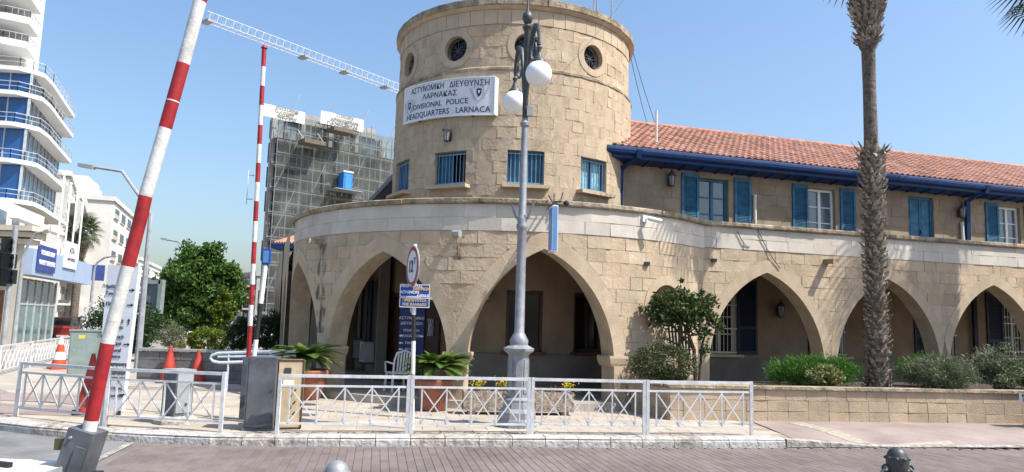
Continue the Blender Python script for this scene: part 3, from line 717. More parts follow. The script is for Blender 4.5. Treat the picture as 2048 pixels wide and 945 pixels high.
for c, a, z0, z1, k in LOW:
    w = casement(c, a, z0, z1, 'off_white', PB, 4, True)
    if c == 2.08: shutter(c+a+.33, .62, z0, z1, 'blue_dark', w)
    elif c < 6: shutter(c-a-.32, .62, z0, z1, 'blue_dark', w)
    elif c < 10: shutter(c-a-.39, .72, z0, z1-.2, 'blue_dark', w)
    else: shutter(c-a-.34, .66, z0+.4, z1, 'blue_dark', w)
    MB().box(Vector(wi(c, z0-.04, -.05)), (2*a+.3, .18, .07), Xw, Nw, Z3).build('window_sill', 'stone_smooth', w)
# ---- roof
SL0, SZ0, SL1, SZ1 = -1.98, 6.52, -5.5, 8.25         # eave and ridge: offset from the arcade, height
def rf(u, s, h=0):            # s metres up the slope
    L = sqrt((SL1-SL0)**2+(SZ1-SZ0)**2); f = s/L; nx, nz = (SZ1-SZ0)/L, (SL0-SL1)/L
    return WO+WD*u+WN*(SL0+(SL1-SL0)*f+nx*h)+Vector((0, 0, SZ0+(SZ1-SZ0)*f+nz*h))
RL = sqrt((SL1-SL0)**2+(SZ1-SZ0)**2); U0, U1 = -1.62, 18.4
mb = MB(); mb.quad(rf(U0, 0, -.02), rf(U1, 0, -.02), rf(U1, RL, -.02), rf(U0, RL, -.02))
bk = WO+WN*(2*SL1-SL0); mb.quad(rf(U1, RL, -.02), rf(U0, RL, -.02), bk+WD*U0+Vector((0, 0, SZ0)), bk+WD*U1+Vector((0, 0, SZ0)))
mb.quad(rf(U1, 0, -.02), bk+WD*U1+Vector((0, 0, SZ0)), bk+WD*U1+Vector((0, 0, SZ0-.05)), rf(U1, RL, -.03)); roof = mb.build('roof', 'tile', PB)
TW, TLn = .2, .31
def tile_mesh():              # interlocking clay tile: flat pan, raised roll, drip edge
    prof = [(0, .012), (.025, .040), (.055, .046), (.085, .036), (.10, .016), (.14, .010), (.18, .014), (TW-.003, .022)]
    mb = MB(); n = len(prof)
    for s_, hh in ((-.03, .026), (TLn, .0)):
        for x, h in prof: mb.v.append((x, s_, h+hh))
    for k in range(n-1): mb.f.append((k, k+1, n+k+1, n+k))
    for x, h in prof: mb.v.append((x, -.03, h+.026-.030))
    for k in range(n-1): mb.f.append((2*n+k, 2*n+k+1, k+1, k))
    return mb
tmsh = tile_mesh(); tme = bpy.data.meshes.new('roof_tile'); tme.from_pydata(tmsh.v, [], tmsh.f); tme.materials.append(MATS['tile'])
ex, ey = WD, (rf(0, 1)-rf(0, 0)); ez = ex.cross(ey)
rest = MB(); cells = []
rows = int(RL/TLn)+1
for r in range(rows):
    for c in range(int((U1-U0)/TW)):
        u = U0+c*TW; s = r*TLn
        if s+.2 > RL: continue
        p = rf(u+TW/2, s+.15)
        if (Vector((p.x, p.y))-Vector((TC.x, TC.y))).length < 3.3: continue
        cells.append((Vector((p.x, p.y-2)).length+abs(r-4)*.0, u, s))
cells.sort()
for k, (_q, u, s) in enumerate(cells):
    o = rf(u, s, random.uniform(-.002, .006)); a = random.uniform(-.012, .012); X = ex*cos(a)+ey*sin(a); Y = ey*cos(a)-ex*sin(a)
    M4 = Matrix(((X.x, Y.x, ez.x, o.x), (X.y, Y.y, ez.y, o.y), (X.z, Y.z, ez.z, o.z), (0, 0, 0, 1)))
    if k < 290:
        t = bpy.data.objects.new('roof_tile', tme); COL.objects.link(t); t.parent = roof; t.matrix_world = M4
    else:
        i = len(rest.v); rest.v += [tuple(M4 @ Vector(v)) for v in tmsh.v]; rest.f += [tuple(i+q for q in f) for f in tmsh.f]
rest.build('roof_tile_field', 'tile', roof, kind='stuff')
u = .2
while u < U1:                 # ridge caps, each overlapping the next
    mb = MB(); l = .40; p0, p1 = rf(u, RL, .0), rf(u+l, RL, .012)
    n = 7; 
    for P, r in ((p0, .125), (p1, .11)):
        for k in range(n): a = pi*k/(n-1); mb.v.append(tuple(P+WN*cos(a)*r+Z3*(sin(a)*r*.85-.02)))
    for k in range(n-1): mb.f.append((k, k+1, n+k+1, n+k))
    mb.f.append(tuple(range(n))); mb.f.append(tuple(range(2*n-1, n-1, -1)))
    mb.build('ridge_tile', 'ridge_tile', roof); u += .37
# blue gutter, fascia and boarded soffit
mb = MB(); prof = [(-1.98, 6.50), (-1.90, 6.50), (-1.865, 6.47), (-1.86, 6.41), (-1.88, 6.34), (-1.93, 6.31), (-2.00, 6.31), (-2.0, 6.22), (-2.04, 6.215)]
P = lambda u, q: WO+WD*u+WN*q[0]+Vector((0, 0, q[1]))
for a, b in zip(prof, prof[1:]): mb.quad(P(U0, b), P(U1, b), P(U1, a), P(U0, a))
mb.poly([P(U0, q) for q in prof]); mb.quad(P(U0, prof[0]), P(U1, prof[0]), P(U1, (-1.98, 6.42)), P(U0, (-1.98, 6.42)))
gut = mb.build('gutter', 'blue_paint', PB)
mb = MB(); mb.quad(P(U0, (-2.52, 6.16)), P(U1, (-2.52, 6.16)), P(U1, (-2.03, 6.216)), P(U0, (-2.03, 6.216))); mb.quad(P(U0, (-1.95, 6.50)), P(U0, (-3.4, 7.2)), P(U0, (-3.4, 6.16)), P(U0, (-2.03, 6.216)))
sof = mb.build('soffit', 'blue_paint', PB)
for k in range(int((U1-U0)/.55)):
    MB().bar(P(U0+.2+k*.55, (-2.50, 6.15)), P(U0+.2+k*.55, (-2.06, 6.20)), .05, .04).build('rafter_end', 'blue_paint', sof)
for u in (-.72, 10.98):
    mb = MB(); a = P(u, (-1.97, 6.30)); b = P(u, (-2.36, 6.00)) + WD*(-.28); c = P(u, (-2.40, 5.88))+WD*(-.30); e = P(u, (-2.40, 3.80))+WD*(-.30)
    mb.bar(P(u, (-1.9, 6.46)), a-Z3*.06, .14, .14); mb.bar(a, b, .10, .10); mb.bar(b+Z3*.03, e, .115, .105); d_ = mb.build('downpipe', 'blue_paint', PB)
    for z in (5.6, 4.6): MB().box(Vector((e.x, e.y, z)), (.15, .13, .04), Xw, Nw, Z3).build('bracket', 'blue_dark', d_)
mb = MB(); mb.bar(Vector(wi(10.8, .3, -.12)), Vector(wi(10.8, 3.6, -.12)), .11); mb.build('downpipe', 'blue_dark', PB)
# pale soil pipes on the upper wall, vent pipe on the roof, water spouts
mb = MB(); a = Vector(wi(3.13, 3.8, -.08)); mb.tube([a, a+Z3*1.72, a+Z3*1.80+Nw*.03, a+Z3*1.84-Nw*.06], .045, 8); mb.build('vent_pipe', 'off_white', PB)
mb = MB(); a = Vector(wi(10.52, 3.8, -.08)); mb.tube([a, a+Z3*1.55], .05, 8); mb.build('vent_pipe', 'off_white', PB)
mb = MB(); mb.tube([rf(.2, .8), rf(.2, .8)+Z3*.95], .035, 8); mb.build('vent_pipe', 'off_white', PB)
for mpf, u, z in ((wm, 3.55, 3.60), (rm, -47.3*D2U, 3.60), (rm, -101*D2U, 3.6)):
    mb = MB(); a, b = Vector(mpf(u, z, .2)), Vector(mpf(u, z-.02, -.36)); mb.bar(a, b, .15, .11); mb.bar(b, b+(b-a)*.01, .17, .13); mb.build('water_spout', 'cap_stone', PB)
for mpf, u, z in ((wm, .36, 3.46), (rm, 31*D2U, 3.2)): mb = MB(); mb.box(mpf(u, z, -.03), (.12, .07, .08), Xw, Nw, Z3); mb.build('vent_hole', 'black_paint', PB)
# ---------------------------------------------------------------- left wing running back along the side street
LD = Vector((-.318, .948, 0)); LN = Vector((-.948, -.318, 0)); LO = Vector((-3.2, 19.6, 0))
lm = planemap(LO, LD, LN)
LWN = [(2.4, .42), (4.6, .42), (7.4, .42), (10.6, .42)]
ops = [rect(c, a, 1.18, 3.0) for c, a in LWN]
lw = wall_core(ops, 0, 18, 0, 3.6, lm, .25, inner=False).build('side_porch_wall', 'porch_wall_shade', PB)
for c, a in LWN:
    O = Vector(lm(c, 2.09, .1)); w = MB()
    for sx in (-1, 1): w.box(O+LD*sx*(a-.04), (.08, .08, 1.82), LD, LN, Z3)
    w.box(O+Z3*.87, (2*a, .078, .08), LD, LN, Z3); w.box(O, (.07, .07, 1.8), LD, LN, Z3); w = w.build('side_window', 'off_white', PB)
    MB().box(O-LN*.03, (2*a-.1, .02, 1.7), LD, LN, Z3).build('pane', 'glass_dark', w)
    for sx in (-1, 1):
        s = MB(); s.box(Vector(lm(c+sx*(a+.30), 2.09, -.04)), (.58, .05, 1.9), LD, LN, Z3); s = s.build('shutter', 'blue_dark', w)
        lv = MB()
        for k in range(30): lv.box(Vector(lm(c+sx*(a+.30), 1.24+k*.058, -.075)), (.46, .03, .012), LD, LN, Z3)
        lv.build('louvres', 'blue_dark', s)
# corner pillar, side arcade, slab and upper storey
MB().box((-3.32, 19.42, 1.9), (.26, .26, 3.4), LD, LN, Z3).build('corner_pillar', 'porch_grey', PB)
so_ = planemap(LO+LN*2.55, LD, LN)
sa = [arch(c, 1.5, 0, 1.0, 3.2) for c in (3.4, 6.9, 10.4, 13.9, 17.4)]
wall_core(sa, 1.3, 19.2, 0, 4.28, so_, .45).build('side_arcade_wall', 'stone', PB)
mb = MB(); mb.quad(lm(0, 3.62, -2.4), lm(0, 3.62, .2), lm(19, 3.62, .2), lm(19, 3.62, -2.4)); mb.quad(lm(0, 3.78, -2.4), lm(19, 3.78, -2.4), lm(19, 3.78, .2), lm(0, 3.78, .2)); mb.build('terrace_slab', 'porch_grey', PB)
MB().quad(lm(-1, .26, -2.9), lm(19, .26, -2.9), lm(19, .26, .2), lm(-1, .26, .2)).build('porch_floor', 'slab_sheet', PB)
E0 = Vector((-3.86, 23.37, 0)); ED = Vector((-.318, .948, 0)); um = planemap(E0-LN*.55, ED, LN)
wall_core([], -3, 16, 3.7, 6.5, um, .3, inner=False).build('side_upper_wall', 'stone_smooth', PB)
e = lambda u, o, z: tuple(E0+ED*u+LN*o+Vector((0, 0, z)))
mb = MB(); mb.quad(e(-3, 0, 6.47), e(16, 0, 6.47), e(16, -3.6, 8.2), e(-3, -3.6, 8.2)); mb.quad(e(16, -7.2, 6.47), e(-3, -7.2, 6.47), e(-3, -3.6, 8.2), e(16, -3.6, 8.2)); mb.build('side_roof', 'tile', PB)
mb = MB(); mb.quad(e(-3, .08, 6.28), e(16, .08, 6.28), e(16, .08, 6.46), e(-3, .08, 6.46)); mb.quad(e(-3, -.55, 6.2), e(-3, .08, 6.28), e(16, .08, 6.28), e(16, -.55, 6.2)); mb.build('side_gutter', 'blue_dark', PB)
# ================================================================== things on and in front of the building
def cylframe(c, R, deg, z, dep=0):
    t = radians(deg); return Vector((c.x+(R-dep)*sin(t), c.y-(R-dep)*cos(t), z)), Vector((cos(t), sin(t), 0)), Vector((sin(t), -cos(t), 0))
# ---- curved lightbox sign on the tower: front is a chord-like gentle curve standing clear of the wall
a0, a1 = radians(-58.9), radians(-5.4)
PA, PBp = cylframe(TC, RT+.02, -55.5, 0)[0], cylframe(TC, RT+.02, -6.6, 0)[0]
def signpt(f, z, off=0):       # f 0..1 across the face, bulging a little less than the wall
    ch = PA.lerp(PBp, f); dirn = (PBp-PA).normalized(); n = Vector((dirn.y, -dirn.x, 0))
    bul = .28*(1-(2*f-1)**2); return ch+n*(bul+.12+off)+Vector((0, 0, z))
SG = thing('sign_board', 'long curved white sign with Greek and English police headquarters lettering on round tower', 'sign', tuple(signpt(.5, 7.42)))
SGI = SG.matrix_world.inverted(); SG.location = (0, 0, 0)
zt = lambda f: 7.90-.08*f; zb_ = lambda f: 6.96-.09*f
mb = MB(); n = 24
for k in range(n):
    f, g = k/n, (k+1)/n
    mb.quad(signpt(f, zb_(f)), signpt(g, zb_(g)), signpt(g, zt(g)), signpt(f, zt(f)))
    mb.quad(signpt(f, zt(f)), signpt(g, zt(g)), signpt(g, zt(g), -.2), signpt(f, zt(f), -.2))
    mb.quad(signpt(f, zb_(f), -.2), signpt(g, zb_(g), -.2), signpt(g, zb_(g)), signpt(f, zb_(f)))
for f in (0, 1):
    mb.quad(signpt(f, zb_(f)), signpt(f, zt(f)), signpt(f, zt(f), -.2), signpt(f, zb_(f), -.2))
mb.build('panel', 'sign_white', SG)
mb = MB()
for k in range(n):
    f, g = k/n, (k+1)/n
    for z in (zt, zb_): mb.bar(signpt(f, z(f), .004), signpt(g, z(g), .004), .02, .035)
for f in (0, 1): mb.bar(signpt(f, zb_(f), .004), signpt(f, zt(f), .004), .03, .035)
mb.build('frame', 'white_paint', SG)
SL = (PBp-PA).length
def bend_at(f0, zc): return lambda x, y, z: signpt(f0+x/SL, zc+y-.035-.08*(f0+x/SL-.5), .003+z)
for txt, f0, z, s, W_ in (('ΑΣΤΥΝΟΜΙΚΗ  ΔΙΕΥΘΥΝΣΗ', .53, 7.745, .205, .86), ('ΛΑΡΝΑΚΑΣ', .465, 7.525, .195, .40), ('DIVISIONAL  POLICE', .455, 7.300, .195, .63), ('HEADQUARTERS  LARNACA', .505, 7.075, .205, .93)):
    ws = txt.split('  '); tot = sum(len(w) for w in ws)+1.2*(len(ws)-1); fc = f0-W_/2      # W_: width as a share of the board
    for w in ws:
        share_ = W_*len(w)/tot; me = text_mesh(w, s, 'CENTER', 1.0, 0); xs = [v.co.x for v in me.vertices]; nat = max(xs)-min(xs); bpy.data.meshes.remove(me)
        lettering(w, s, (0, 0, 0), (1, 0, 0), (0, 1, 0), (0, 0, 1), 'letter_navy', SG, sx=share_*SL*.97/nat, bend=bend_at(fc+share_/2, z), bold=0); fc += share_+W_*1.2/tot
for f0, z0 in ((.085, 7.36), (.865, 7.42)):
    sh = [(-.13, .17), (0, .20), (.13, .17), (.12, -.02), (.07, -.13), (0, -.20), (-.07, -.13), (-.12, -.02)]
    em = MB(); em.poly([signpt(f0+x/SL, z0+y, .005) for x, y in sh]); em = em.build('emblem', 'emblem_pale', SG)
    k = MB(); k.poly([signpt(f0+x*.5/SL, z0+.02+y*.55, .008) for x, y in sh]); k.build('shield', 'letter_navy', em)
    k = MB(); k.poly([signpt(f0+x/SL, z0+.03+y, .010) for x, y in ((-.03, .05), (.035, .045), (.02, -.01), (0, -.045), (-.02, -.01))]); k.build('shield_device', 'emblem_pale', em)
    k = MB()
    for sx in (-1, 1):
        for j in range(5):
            y0 = -.16+j*.06; x0 = sx*(.08+.028*j); k.poly([signpt(f0+(x0+a)/SL, z0+y0+b, .007) for a, b in ((0, 0), (sx*.055, .035), (sx*.045, .06), (-sx*.005, .03))])
    for j in range(len(sh)): a, b = sh[j], sh[(j+1) % len(sh)]; k.bar(signpt(f0+a[0]/SL, z0+a[1], .006), signpt(f0+b[0]/SL, z0+b[1], .006), .012, .006)
    k.build('wreath', 'emblem_grey', em)
mb = MB()
for f in (.22, .8): mb.bar(signpt(f, zb_(f)-.01, -.02), signpt(f, zb_(f)+.02, -.5), .03)
mb.build('bracket', 'iron', SG)
# ---- wall lanterns
def lantern(O, X, N, s, label, grp='black wall lanterns', lit=False):
    L = thing('wall_lantern', label, 'lantern', (0, 0, 0), 0, grp); O = Vector(O); c = O+N*.16*s
    bk = MB(); bk.box(O+N*.02, (.10*s, .03, .22*s), X, N, Z3); bk.tube([O+N*.02-Z3*.05*s, O+N*.12*s-Z3*.16*s, c-Z3*.13*s], .012*s, 6); bk.tube([O+N*.02, c+Z3*.05-N*.08*s], .01*s, 5); bk.build('bracket', 'iron', L)
    b = MB()
    for k in range(6):
        a = 2*pi*k/6; d_ = X*cos(a)+N*sin(a); b.bar(c+d_*.060*s-Z3*.13*s, c+d_*.10*s+Z3*.13*s, .012*s)
    b.lathe([(.06*s, -.15*s), (.066*s, -.12*s)], c, 6); b.lathe([(.125*s, .12*s), (.115*s, .15*s), (.045*s, .235*s), (.03*s, .25*s), (.03*s, .27*s), (.008*s, .32*s)], c, 6); b.build('cage', 'iron', L)
    g = MB(); g.lathe([(.05*s, -.12*s), (.088*s, .12*s)], c, 6); g.build('glass', mat('lantern_glass', (.30, .31, .31), .2, var=.05, spec=.7), L); return L
O, X, N = cylframe(TC, RT, -27.3, 6.40); lantern(O, X, N, 1.0, 'black wall lantern on the tower under the curved white sign')
lantern(wi(.48, 5.80, 0), Xw, Nw, 1.05, 'black wall lantern beside the first upper shutter near the tower')
lantern(wi(10.46, 5.62, 0), Xw, Nw, 1.05, 'black wall lantern on upper wall right of the blue balcony door')
lantern(wi(3.86, 2.38, 0), Xw, Nw, 1.1, 'dark wall lantern on shaded porch wall inside the first wing arch')
O, X, N = cylframe(TC, RT, -7.5, 2.45); lantern(O, X, N, .8, 'small dark lantern on shaded porch wall inside the large middle arch')
# ---- double-armed street lamp
def street_lamp(x, y, zb):
    L = thing('street_lamp', 'grey cast-iron street lamp with two white globes and fluted pedestal', 'street lamp', (x, y, zb))
    ped = MB(); ped.lathe([(.36, 0), (.36, .10), (.34, .14), (.33, .24), (.27, .30), (.25, .40), (.255, .44), (.20, .48)], (0, 0, 0), 8, pi/8)
    ped.lathe([(.185, .46), (.185, 1.18), (.20, 1.2), (.27, 1.25), (.28, 1.29), (.20, 1.33), (.16, 1.35)], (0, 0, 0), 8, pi/8); ped = ped.build('pedestal', 'lamp_grey', L)
    for k in range(8):
        a = 2*pi*k/8; p = MB(); p.box((.176*cos(a), .176*sin(a), .83), (.02, .085, .56), (cos(a), sin(a), 0), (-sin(a), cos(a), 0)); p.build('panel', 'lamp_grey', ped)
    sh = MB(); sh.lathe([(.15, 1.34), (.16, 1.42), (.11, 1.52), (.085, 1.56), (.078, 3.3), (.085, 3.32), (.10, 3.36), (.10, 3.40), (.08, 3.44), (.095, 3.5), (.085, 3.54), (.067, 3.58), (.055, 5.15), (.08, 5.17), (.085, 5.22), (.055, 5.26), (.05, 5.3)], (0, 0, 0), 14); sh.build('shaft', 'lamp_grey', L, smooth=True)
    br = MB()
    for a in (2.6, 5.7): br.tube([(0, 0, 3.42), (.13*cos(a), .13*sin(a), 3.55), (.22*cos(a), .22*sin(a), 3.78)], .02, 6)
    br.build('banner_prong', 'lamp_grey', L)
    up = MB(); up.lathe([(.05, 5.25), (.055, 6.9), (.075, 6.94), (.095, 6.98), (.05, 7.03), (.04, 7.05)], (0, 0, 0), 12); up.lathe([(.02, 7.04), (.07, 7.07), (.098, 7.15), (.085, 7.23), (.03, 7.28), (.018, 7.32), (.008, 7.9)], (0, 0, 0), 14); up.build('finial_post', 'iron', L, smooth=True)
    bx = MB(); bx.box((.08, -.03, 5.42), (.10, .10, .16)); bx.build('junction_box', 'grey_light', L)
    for s in (1, -1):
        d_ = Vector((.22*s, -.9*s, 0)); d_.normalize(); A = MB(); P = lambda r, z: d_*r+Vector((0, 0, z))
        A.tube([P(.03, 5.55), P(.14, 5.9), P(.20, 6.2), P(.28, 6.5), P(.40, 6.72), P(.55, 6.80), P(.70, 6.74), P(.80, 6.55), P(.83, 6.35)], [.03, .035, .04, .045, .045, .045, .04, .035, .03], 8)
        A.tube([P(.25, 6.42)]+[P(.47+.16*cos(q), 6.36+.16*sin(q)) for q in [pi-.3+.6*i for i in range(8)]], .022, 6)
        A.tube([P(.60+.10*cos(q), 6.62+.07*sin(q)) for q in [.6*i for i in range(9)]], .014, 5)
        A = A.build('arm', 'iron', L, smooth=True)
        c = MB(); c.lathe([(.03, 6.33), (.05, 6.30), (.03, 6.25), (.035, 6.2), (.07, 6.12), (.12, 6.06), (.125, 6.03)], d_*.83, 12); c.build('globe_cap', 'iron', A, smooth=True)
        g = MB(); g.ball(d_*.83+Vector((0, 0, 5.845)), .222, 24, 14); g.build('globe', 'globe', A, smooth=True)
    return L
street_lamp(.17, 12.72, .12)
# ---- hanging light-box sign, cameras and spotlight on the rotunda
O, X, N = cylframe(RC, RR, 8.2, 3.72); H = thing('hanging_light_box', 'narrow white and blue hanging lightbox sign projecting above the middle arch', 'sign', (0, 0, 0))
c = O+N*.55; mb = MB(); mb.box(c, (.11, .40, .92), X, N, Z3); mb.build('box', 'white_paint', H)
for sx in (-1, 1): MB().box(c+X*sx*.058, (.006, .32, .84), X, N, Z3).build('blue_face', mat('sign_lightblue', (.10, .26, .55), .4, var=.08), H)
MB().box(c+N*.203, (.085, .006, .88), X, N, Z3).build('blue_edge', mat('sign_lightblue', (.10, .26, .55)), H)
mb = MB(); mb.bar(O+Z3*.50, c+Z3*.50+N*.15, .035); mb.bar(O+Z3*.78, c+Z3*.52, .025); mb.bar(c+Z3*.45, c+Z3*.55, .03); mb.bar(c+Z3*.5+N*.02, c+Z3*.72+N*.02, .02); mb.build('bracket', 'iron', H)
O, X, N = cylframe(RC, RR, 30.2, 4.17, -.02); H = thing('security_camera', 'white bullet security camera on the pale band of rotunda', 'camera', (0, 0, 0))
MB().box(O+N*.03, (.14, .06, .14), X, N, Z3).build('junction_box', 'plastic_white', H)
mb = MB(); mb.tube([O+N*.05, O+N*.14+X*.06], .018, 6); mb.build('arm', 'plastic_white', H)
mb = MB(); q = (X*.8+N*.6-Z3*.22).normalized(); mb.tube([O+N*.14+X*.0, O+N*.14+q*.30], .05, 10); mb.build('body', 'plastic_white', H)
MB().tube([O+N*.14+q*.29, O+N*.14+q*.31], .043, 10).build('lens', 'black_paint', H)
O, X, N = cylframe(RC, RR, -10.2, 3.66); H = thing('spotlight', 'small grey spotlight on rotunda wall above the pier left of lamp', 'spotlight', (0, 0, 0))
mb = MB(); mb.box(O+N*.04, (.08, .08, .08), X, N, Z3); mb.build('mount', 'iron', H); mb = MB(); mb.tube([O+N*.10-X*.09, O+N*.16+X*.10-Z3*.03], [.05, .075], 10); mb.build('lamp_head', 'grey_light', H)
O, X, N = cylframe(RC, RR, 10.5, 4.36, -.05); H = thing('security_camera', 'dark dome camera on thin bracket above the hanging lightbox', 'camera', (0, 0, 0))
mb = MB(); mb.bar(O, O+Z3*.22+X*.06, .02); mb.bar(O-X*.18, O+N*.12, .03); mb.build('bracket', 'iron', H); MB().ball(O+N*.12+X*.1-Z3*.03, .06, 10, 6).build('dome', 'black_paint', H)
# ---- roof-top antennas, one by one
for k, (px, h, lean) in enumerate(((1186, .85, .05), (1194, 1.0, -.02), (1223, .75, .0))):
    p = at(px, 22, 18.9); q = Vector((p.x, p.y, 9.75)); A = MB(); A.tube([q, q+Vector((lean, 0, h+.6))], .018, 6)
    tag(A.build('antenna_mast', 'grey_light'), ['slanted thin antenna mast on the tower top', 'pale vertical antenna mast on the tower top', 'rightmost dark antenna mast on the tower top'][k], 'antenna', 'antenna masts on the tower')
p = at(1145, 4, 18.4); H = thing('floodlight', 'small floodlight standing on the tower cornice', 'floodlight', (0, 0, 0)); q = Vector((p.x, p.y, 9.93))
MB().box(q+Z3*.10, (.24, .10, .12)).build('housing', 'grey_light', H); MB().box(q+Z3*.03, (.30, .04, .05)).build('bracket', 'iron', H)
# ---- dark run-off stains below the water spouts
def stain_mat():
    m = bpy.data.materials.new('runoff'); m.use_nodes = True; MATS['runoff'] = m; N = m.node_tree.nodes; L = m.node_tree.links; B = N['Principled BSDF']
    B.inputs['Base Color'].default_value = (.045, .038, .03, 1); B.inputs['Roughness'].default_value = .95; g = N.new('ShaderNodeNewGeometry'); mp = N.new('ShaderNodeMapping'); mp.inputs['Scale'].default_value = (5, 5, .9); L.new(g.outputs['Position'], mp.inputs[0])
    n = N.new('ShaderNodeTexNoise'); n.inputs['Scale'].default_value = 2.4; n.inputs['Detail'].default_value = 7; L.new(mp.outputs[0], n.inputs[0]); r = N.new('ShaderNodeValToRGB'); r.color_ramp.elements[0].position = .42; r.color_ramp.elements[1].position = .66
    r.color_ramp.elements[1].color = (.75, .75, .75, 1); L.new(n.outputs[0], r.inputs[0]); L.new(r.outputs[0], B.inputs['Alpha'])
stain_mat(); wl_ = bpy.data.objects['rotunda_wall']
for c, z0, z1, w in ((-46.2, 2.25, 3.52, .26), (-45.3, 1.5, 2.3, .22), (-9.6, 3.1, 3.6, .16)):
    m = MB(); n = 8
    for k in range(n):
        a, b = z0+(z1-z0)*k/n, z0+(z1-z0)*(k+1)/n; wa, wb = w*(.6+.4*sin(k*1.7)), w*(.6+.4*sin((k+1)*1.7))
        m.quad(rm(c*D2U-wa, a, -.0285), rm(c*D2U+wa*.8, a, -.0285), rm(c*D2U+wb*.8, b, -.0285), rm(c*D2U-wb, b, -.0285))
    m.build('water_stain', 'runoff', wl_)
# ---- wires
def wire(a, b, sag, r, label):
    n = 14; a = Vector(a); b = Vector(b); mb = MB(); mb.tube([a.lerp(b, k/n)-Z3*sag*4*(k/n)*(1-k/n) for k in range(n+1)], r, 4)
    tag(mb.build('cable', 'iron'), label, 'cable')
wire(Vector((.20, 12.68, 5.62)), at(1262, -20, 15.5), .12, .006, 'thin cable running from the street lamp up past the tower')
wire(at(1262, 90, 22), at(1315, 260, 27), .1, .010, 'dark cable falling behind the tower to the red roof')
wire(at(1258, 100, 22), at(1295, 250, 27), .1, .010, 'second dark cable behind the tower, left of its twin')
for k, (a, b) in enumerate((((wm(1.45, 4.5, -.05)), (wm(2.2, 3.35, -.04))), ((wm(1.0, 4.2, -.05)), (wm(1.35, 3.85, -.04))))):
    wire(a, b, .12, .010, ['loose black cable hanging over the first wing arch', 'short loose black cable on the pale band beside the rotunda'][k])
# ---- things in the porch
def plastic_chair(loc, rz):
    C = thing('plastic_chair', 'white plastic armchair standing in the shaded porch', 'chair', loc, rz)
    m = MB(); m.box((0, 0, .42), (.44, .44, .03)); m.box((0, -.21, .39), (.44, .02, .06)); m.build('seat', 'plastic_white', C)
    b = MB(); P = [(-.21, .22, .42), (-.21, .27, .70), (-.17, .30, .86), (0, .31, .91), (.17, .30, .86), (.21, .27, .70), (.21, .22, .42)]
    b.tube(P, .022, 6); b = b.build('back_frame', 'plastic_white', C, smooth=True)
    for k in range(5): MB().bar((-.13+.065*k, .23, .44), (-.13+.065*k, .305, .88), .035, .012).build('slat', 'plastic_white', b)
    for sx in (-1, 1):
        for sy in (-1, 1): MB().bar((sx*.20, sy*.19, .42), (sx*.23, sy*.24, 0), .045, .03).build('leg', 'plastic_white', C)
        a = MB(); a.tube([(sx*.22, .24, .62), (sx*.26, .0, .65), (sx*.25, -.18, .64), (sx*.22, -.21, .42)], .02, 6); a.build('armrest', 'plastic_white', C, smooth=True)
p = onz(798, 777, .27); plastic_chair((p.x+.1, 16.6, .27), radians(-150))
for k, (px, py, Y, lab) in enumerate(((738, 719, 21.6, 'nearest white air-conditioner unit on the shaded porch wall'), (714, 716, 23.8, 'middle white air-conditioner unit on the shaded porch wall'), (695, 712, 25.6, 'far white air-conditioner unit on the shaded porch wall'))):
    u = (Y-19.6)/.948; O = Vector(lm(u, .92, -.22)); A = thing('air_conditioner', lab, 'air conditioner', (0, 0, 0), 0, 'air conditioners in the porch')
    MB().box(O, (.78, .30, .56), LD, LN, Z3).build('casing', 'ac_white', A)
    f = MB(); f.tube([O+LN*.152-LD*.1+(LD*cos(q)+Z3*sin(q))*.22 for q in [2*pi*i/20 for i in range(21)]], .012, 4)
    for i in range(7): f.bar(O+LN*.155-LD*.1-LD*.2+Z3*(-.18+.06*i), O+LN*.155-LD*.1+LD*.2+Z3*(-.18+.06*i), .012)
    f.build('fan_grille', 'grey_box', A); MB().box(O-Z3*.31+LN*.0, (.7, .44, .03), LD, LN, Z3).build('bracket', 'iron', A)
# blue notice board with white lettering and arrows beside the entrance
p0 = at(826, 606, 16.9); B = thing('notice_board', 'tall dark blue notice board with white Greek lettering in the porch', 'sign', (p0.x, 16.9, .27))
MB().box((0, 0, 1.28), (.56, .05, 1.30)).build('panel', 'navy', B)
for sx in (-1, 1): MB().box((sx*.25, .02, .32), (.04, .04, .64)).build('leg', 'iron', B)
for k, (t, z, s) in enumerate((('ΑΣΤΥΝΟΜΙΚΗ', 1.62, .085), ('ΔΙΕΥΘΥΝΣΗ', 1.50, .085), ('ΥΠΗΡΕΣΙΑ', 1.34, .075), ('ΑΛΛΟΔΑΠΩΝ', 1.22, .075), ('ΤΜΗΜΑ', 1.06, .07), ('ΑΡΧΕΙΟ', .92, .07))):
    lettering(t, s, (-.01, -.027, z), (1, 0, 0), (0, 0, 1), (0, -1, 0), 'letter_white', B)
    if k > 2:
        for sx in ((-1, 1) if k == 3 else (-1,)):
            a = MB(); a.prism([(-.045, 0), (0, .028), (0, .010), (.05, .010), (.05, -.010), (0, -.010), (0, -.028)], (sx*.235, -.027, z), (1 if sx < 0 else -1, 0, 0), (0, 0, 1), (0, -1, 0), .003); a.build('arrow', 'letter_white', B)
sh = MB(); sh.prism([(-.06, .07), (.06, .07), (.055, -.01), (0, -.08), (-.055, -.01)], (0, -.026, 1.78), (1, 0, 0), (0, 0, 1), (0, -1, 0), .004); sh.build('emblem', 'emblem_pale', B)
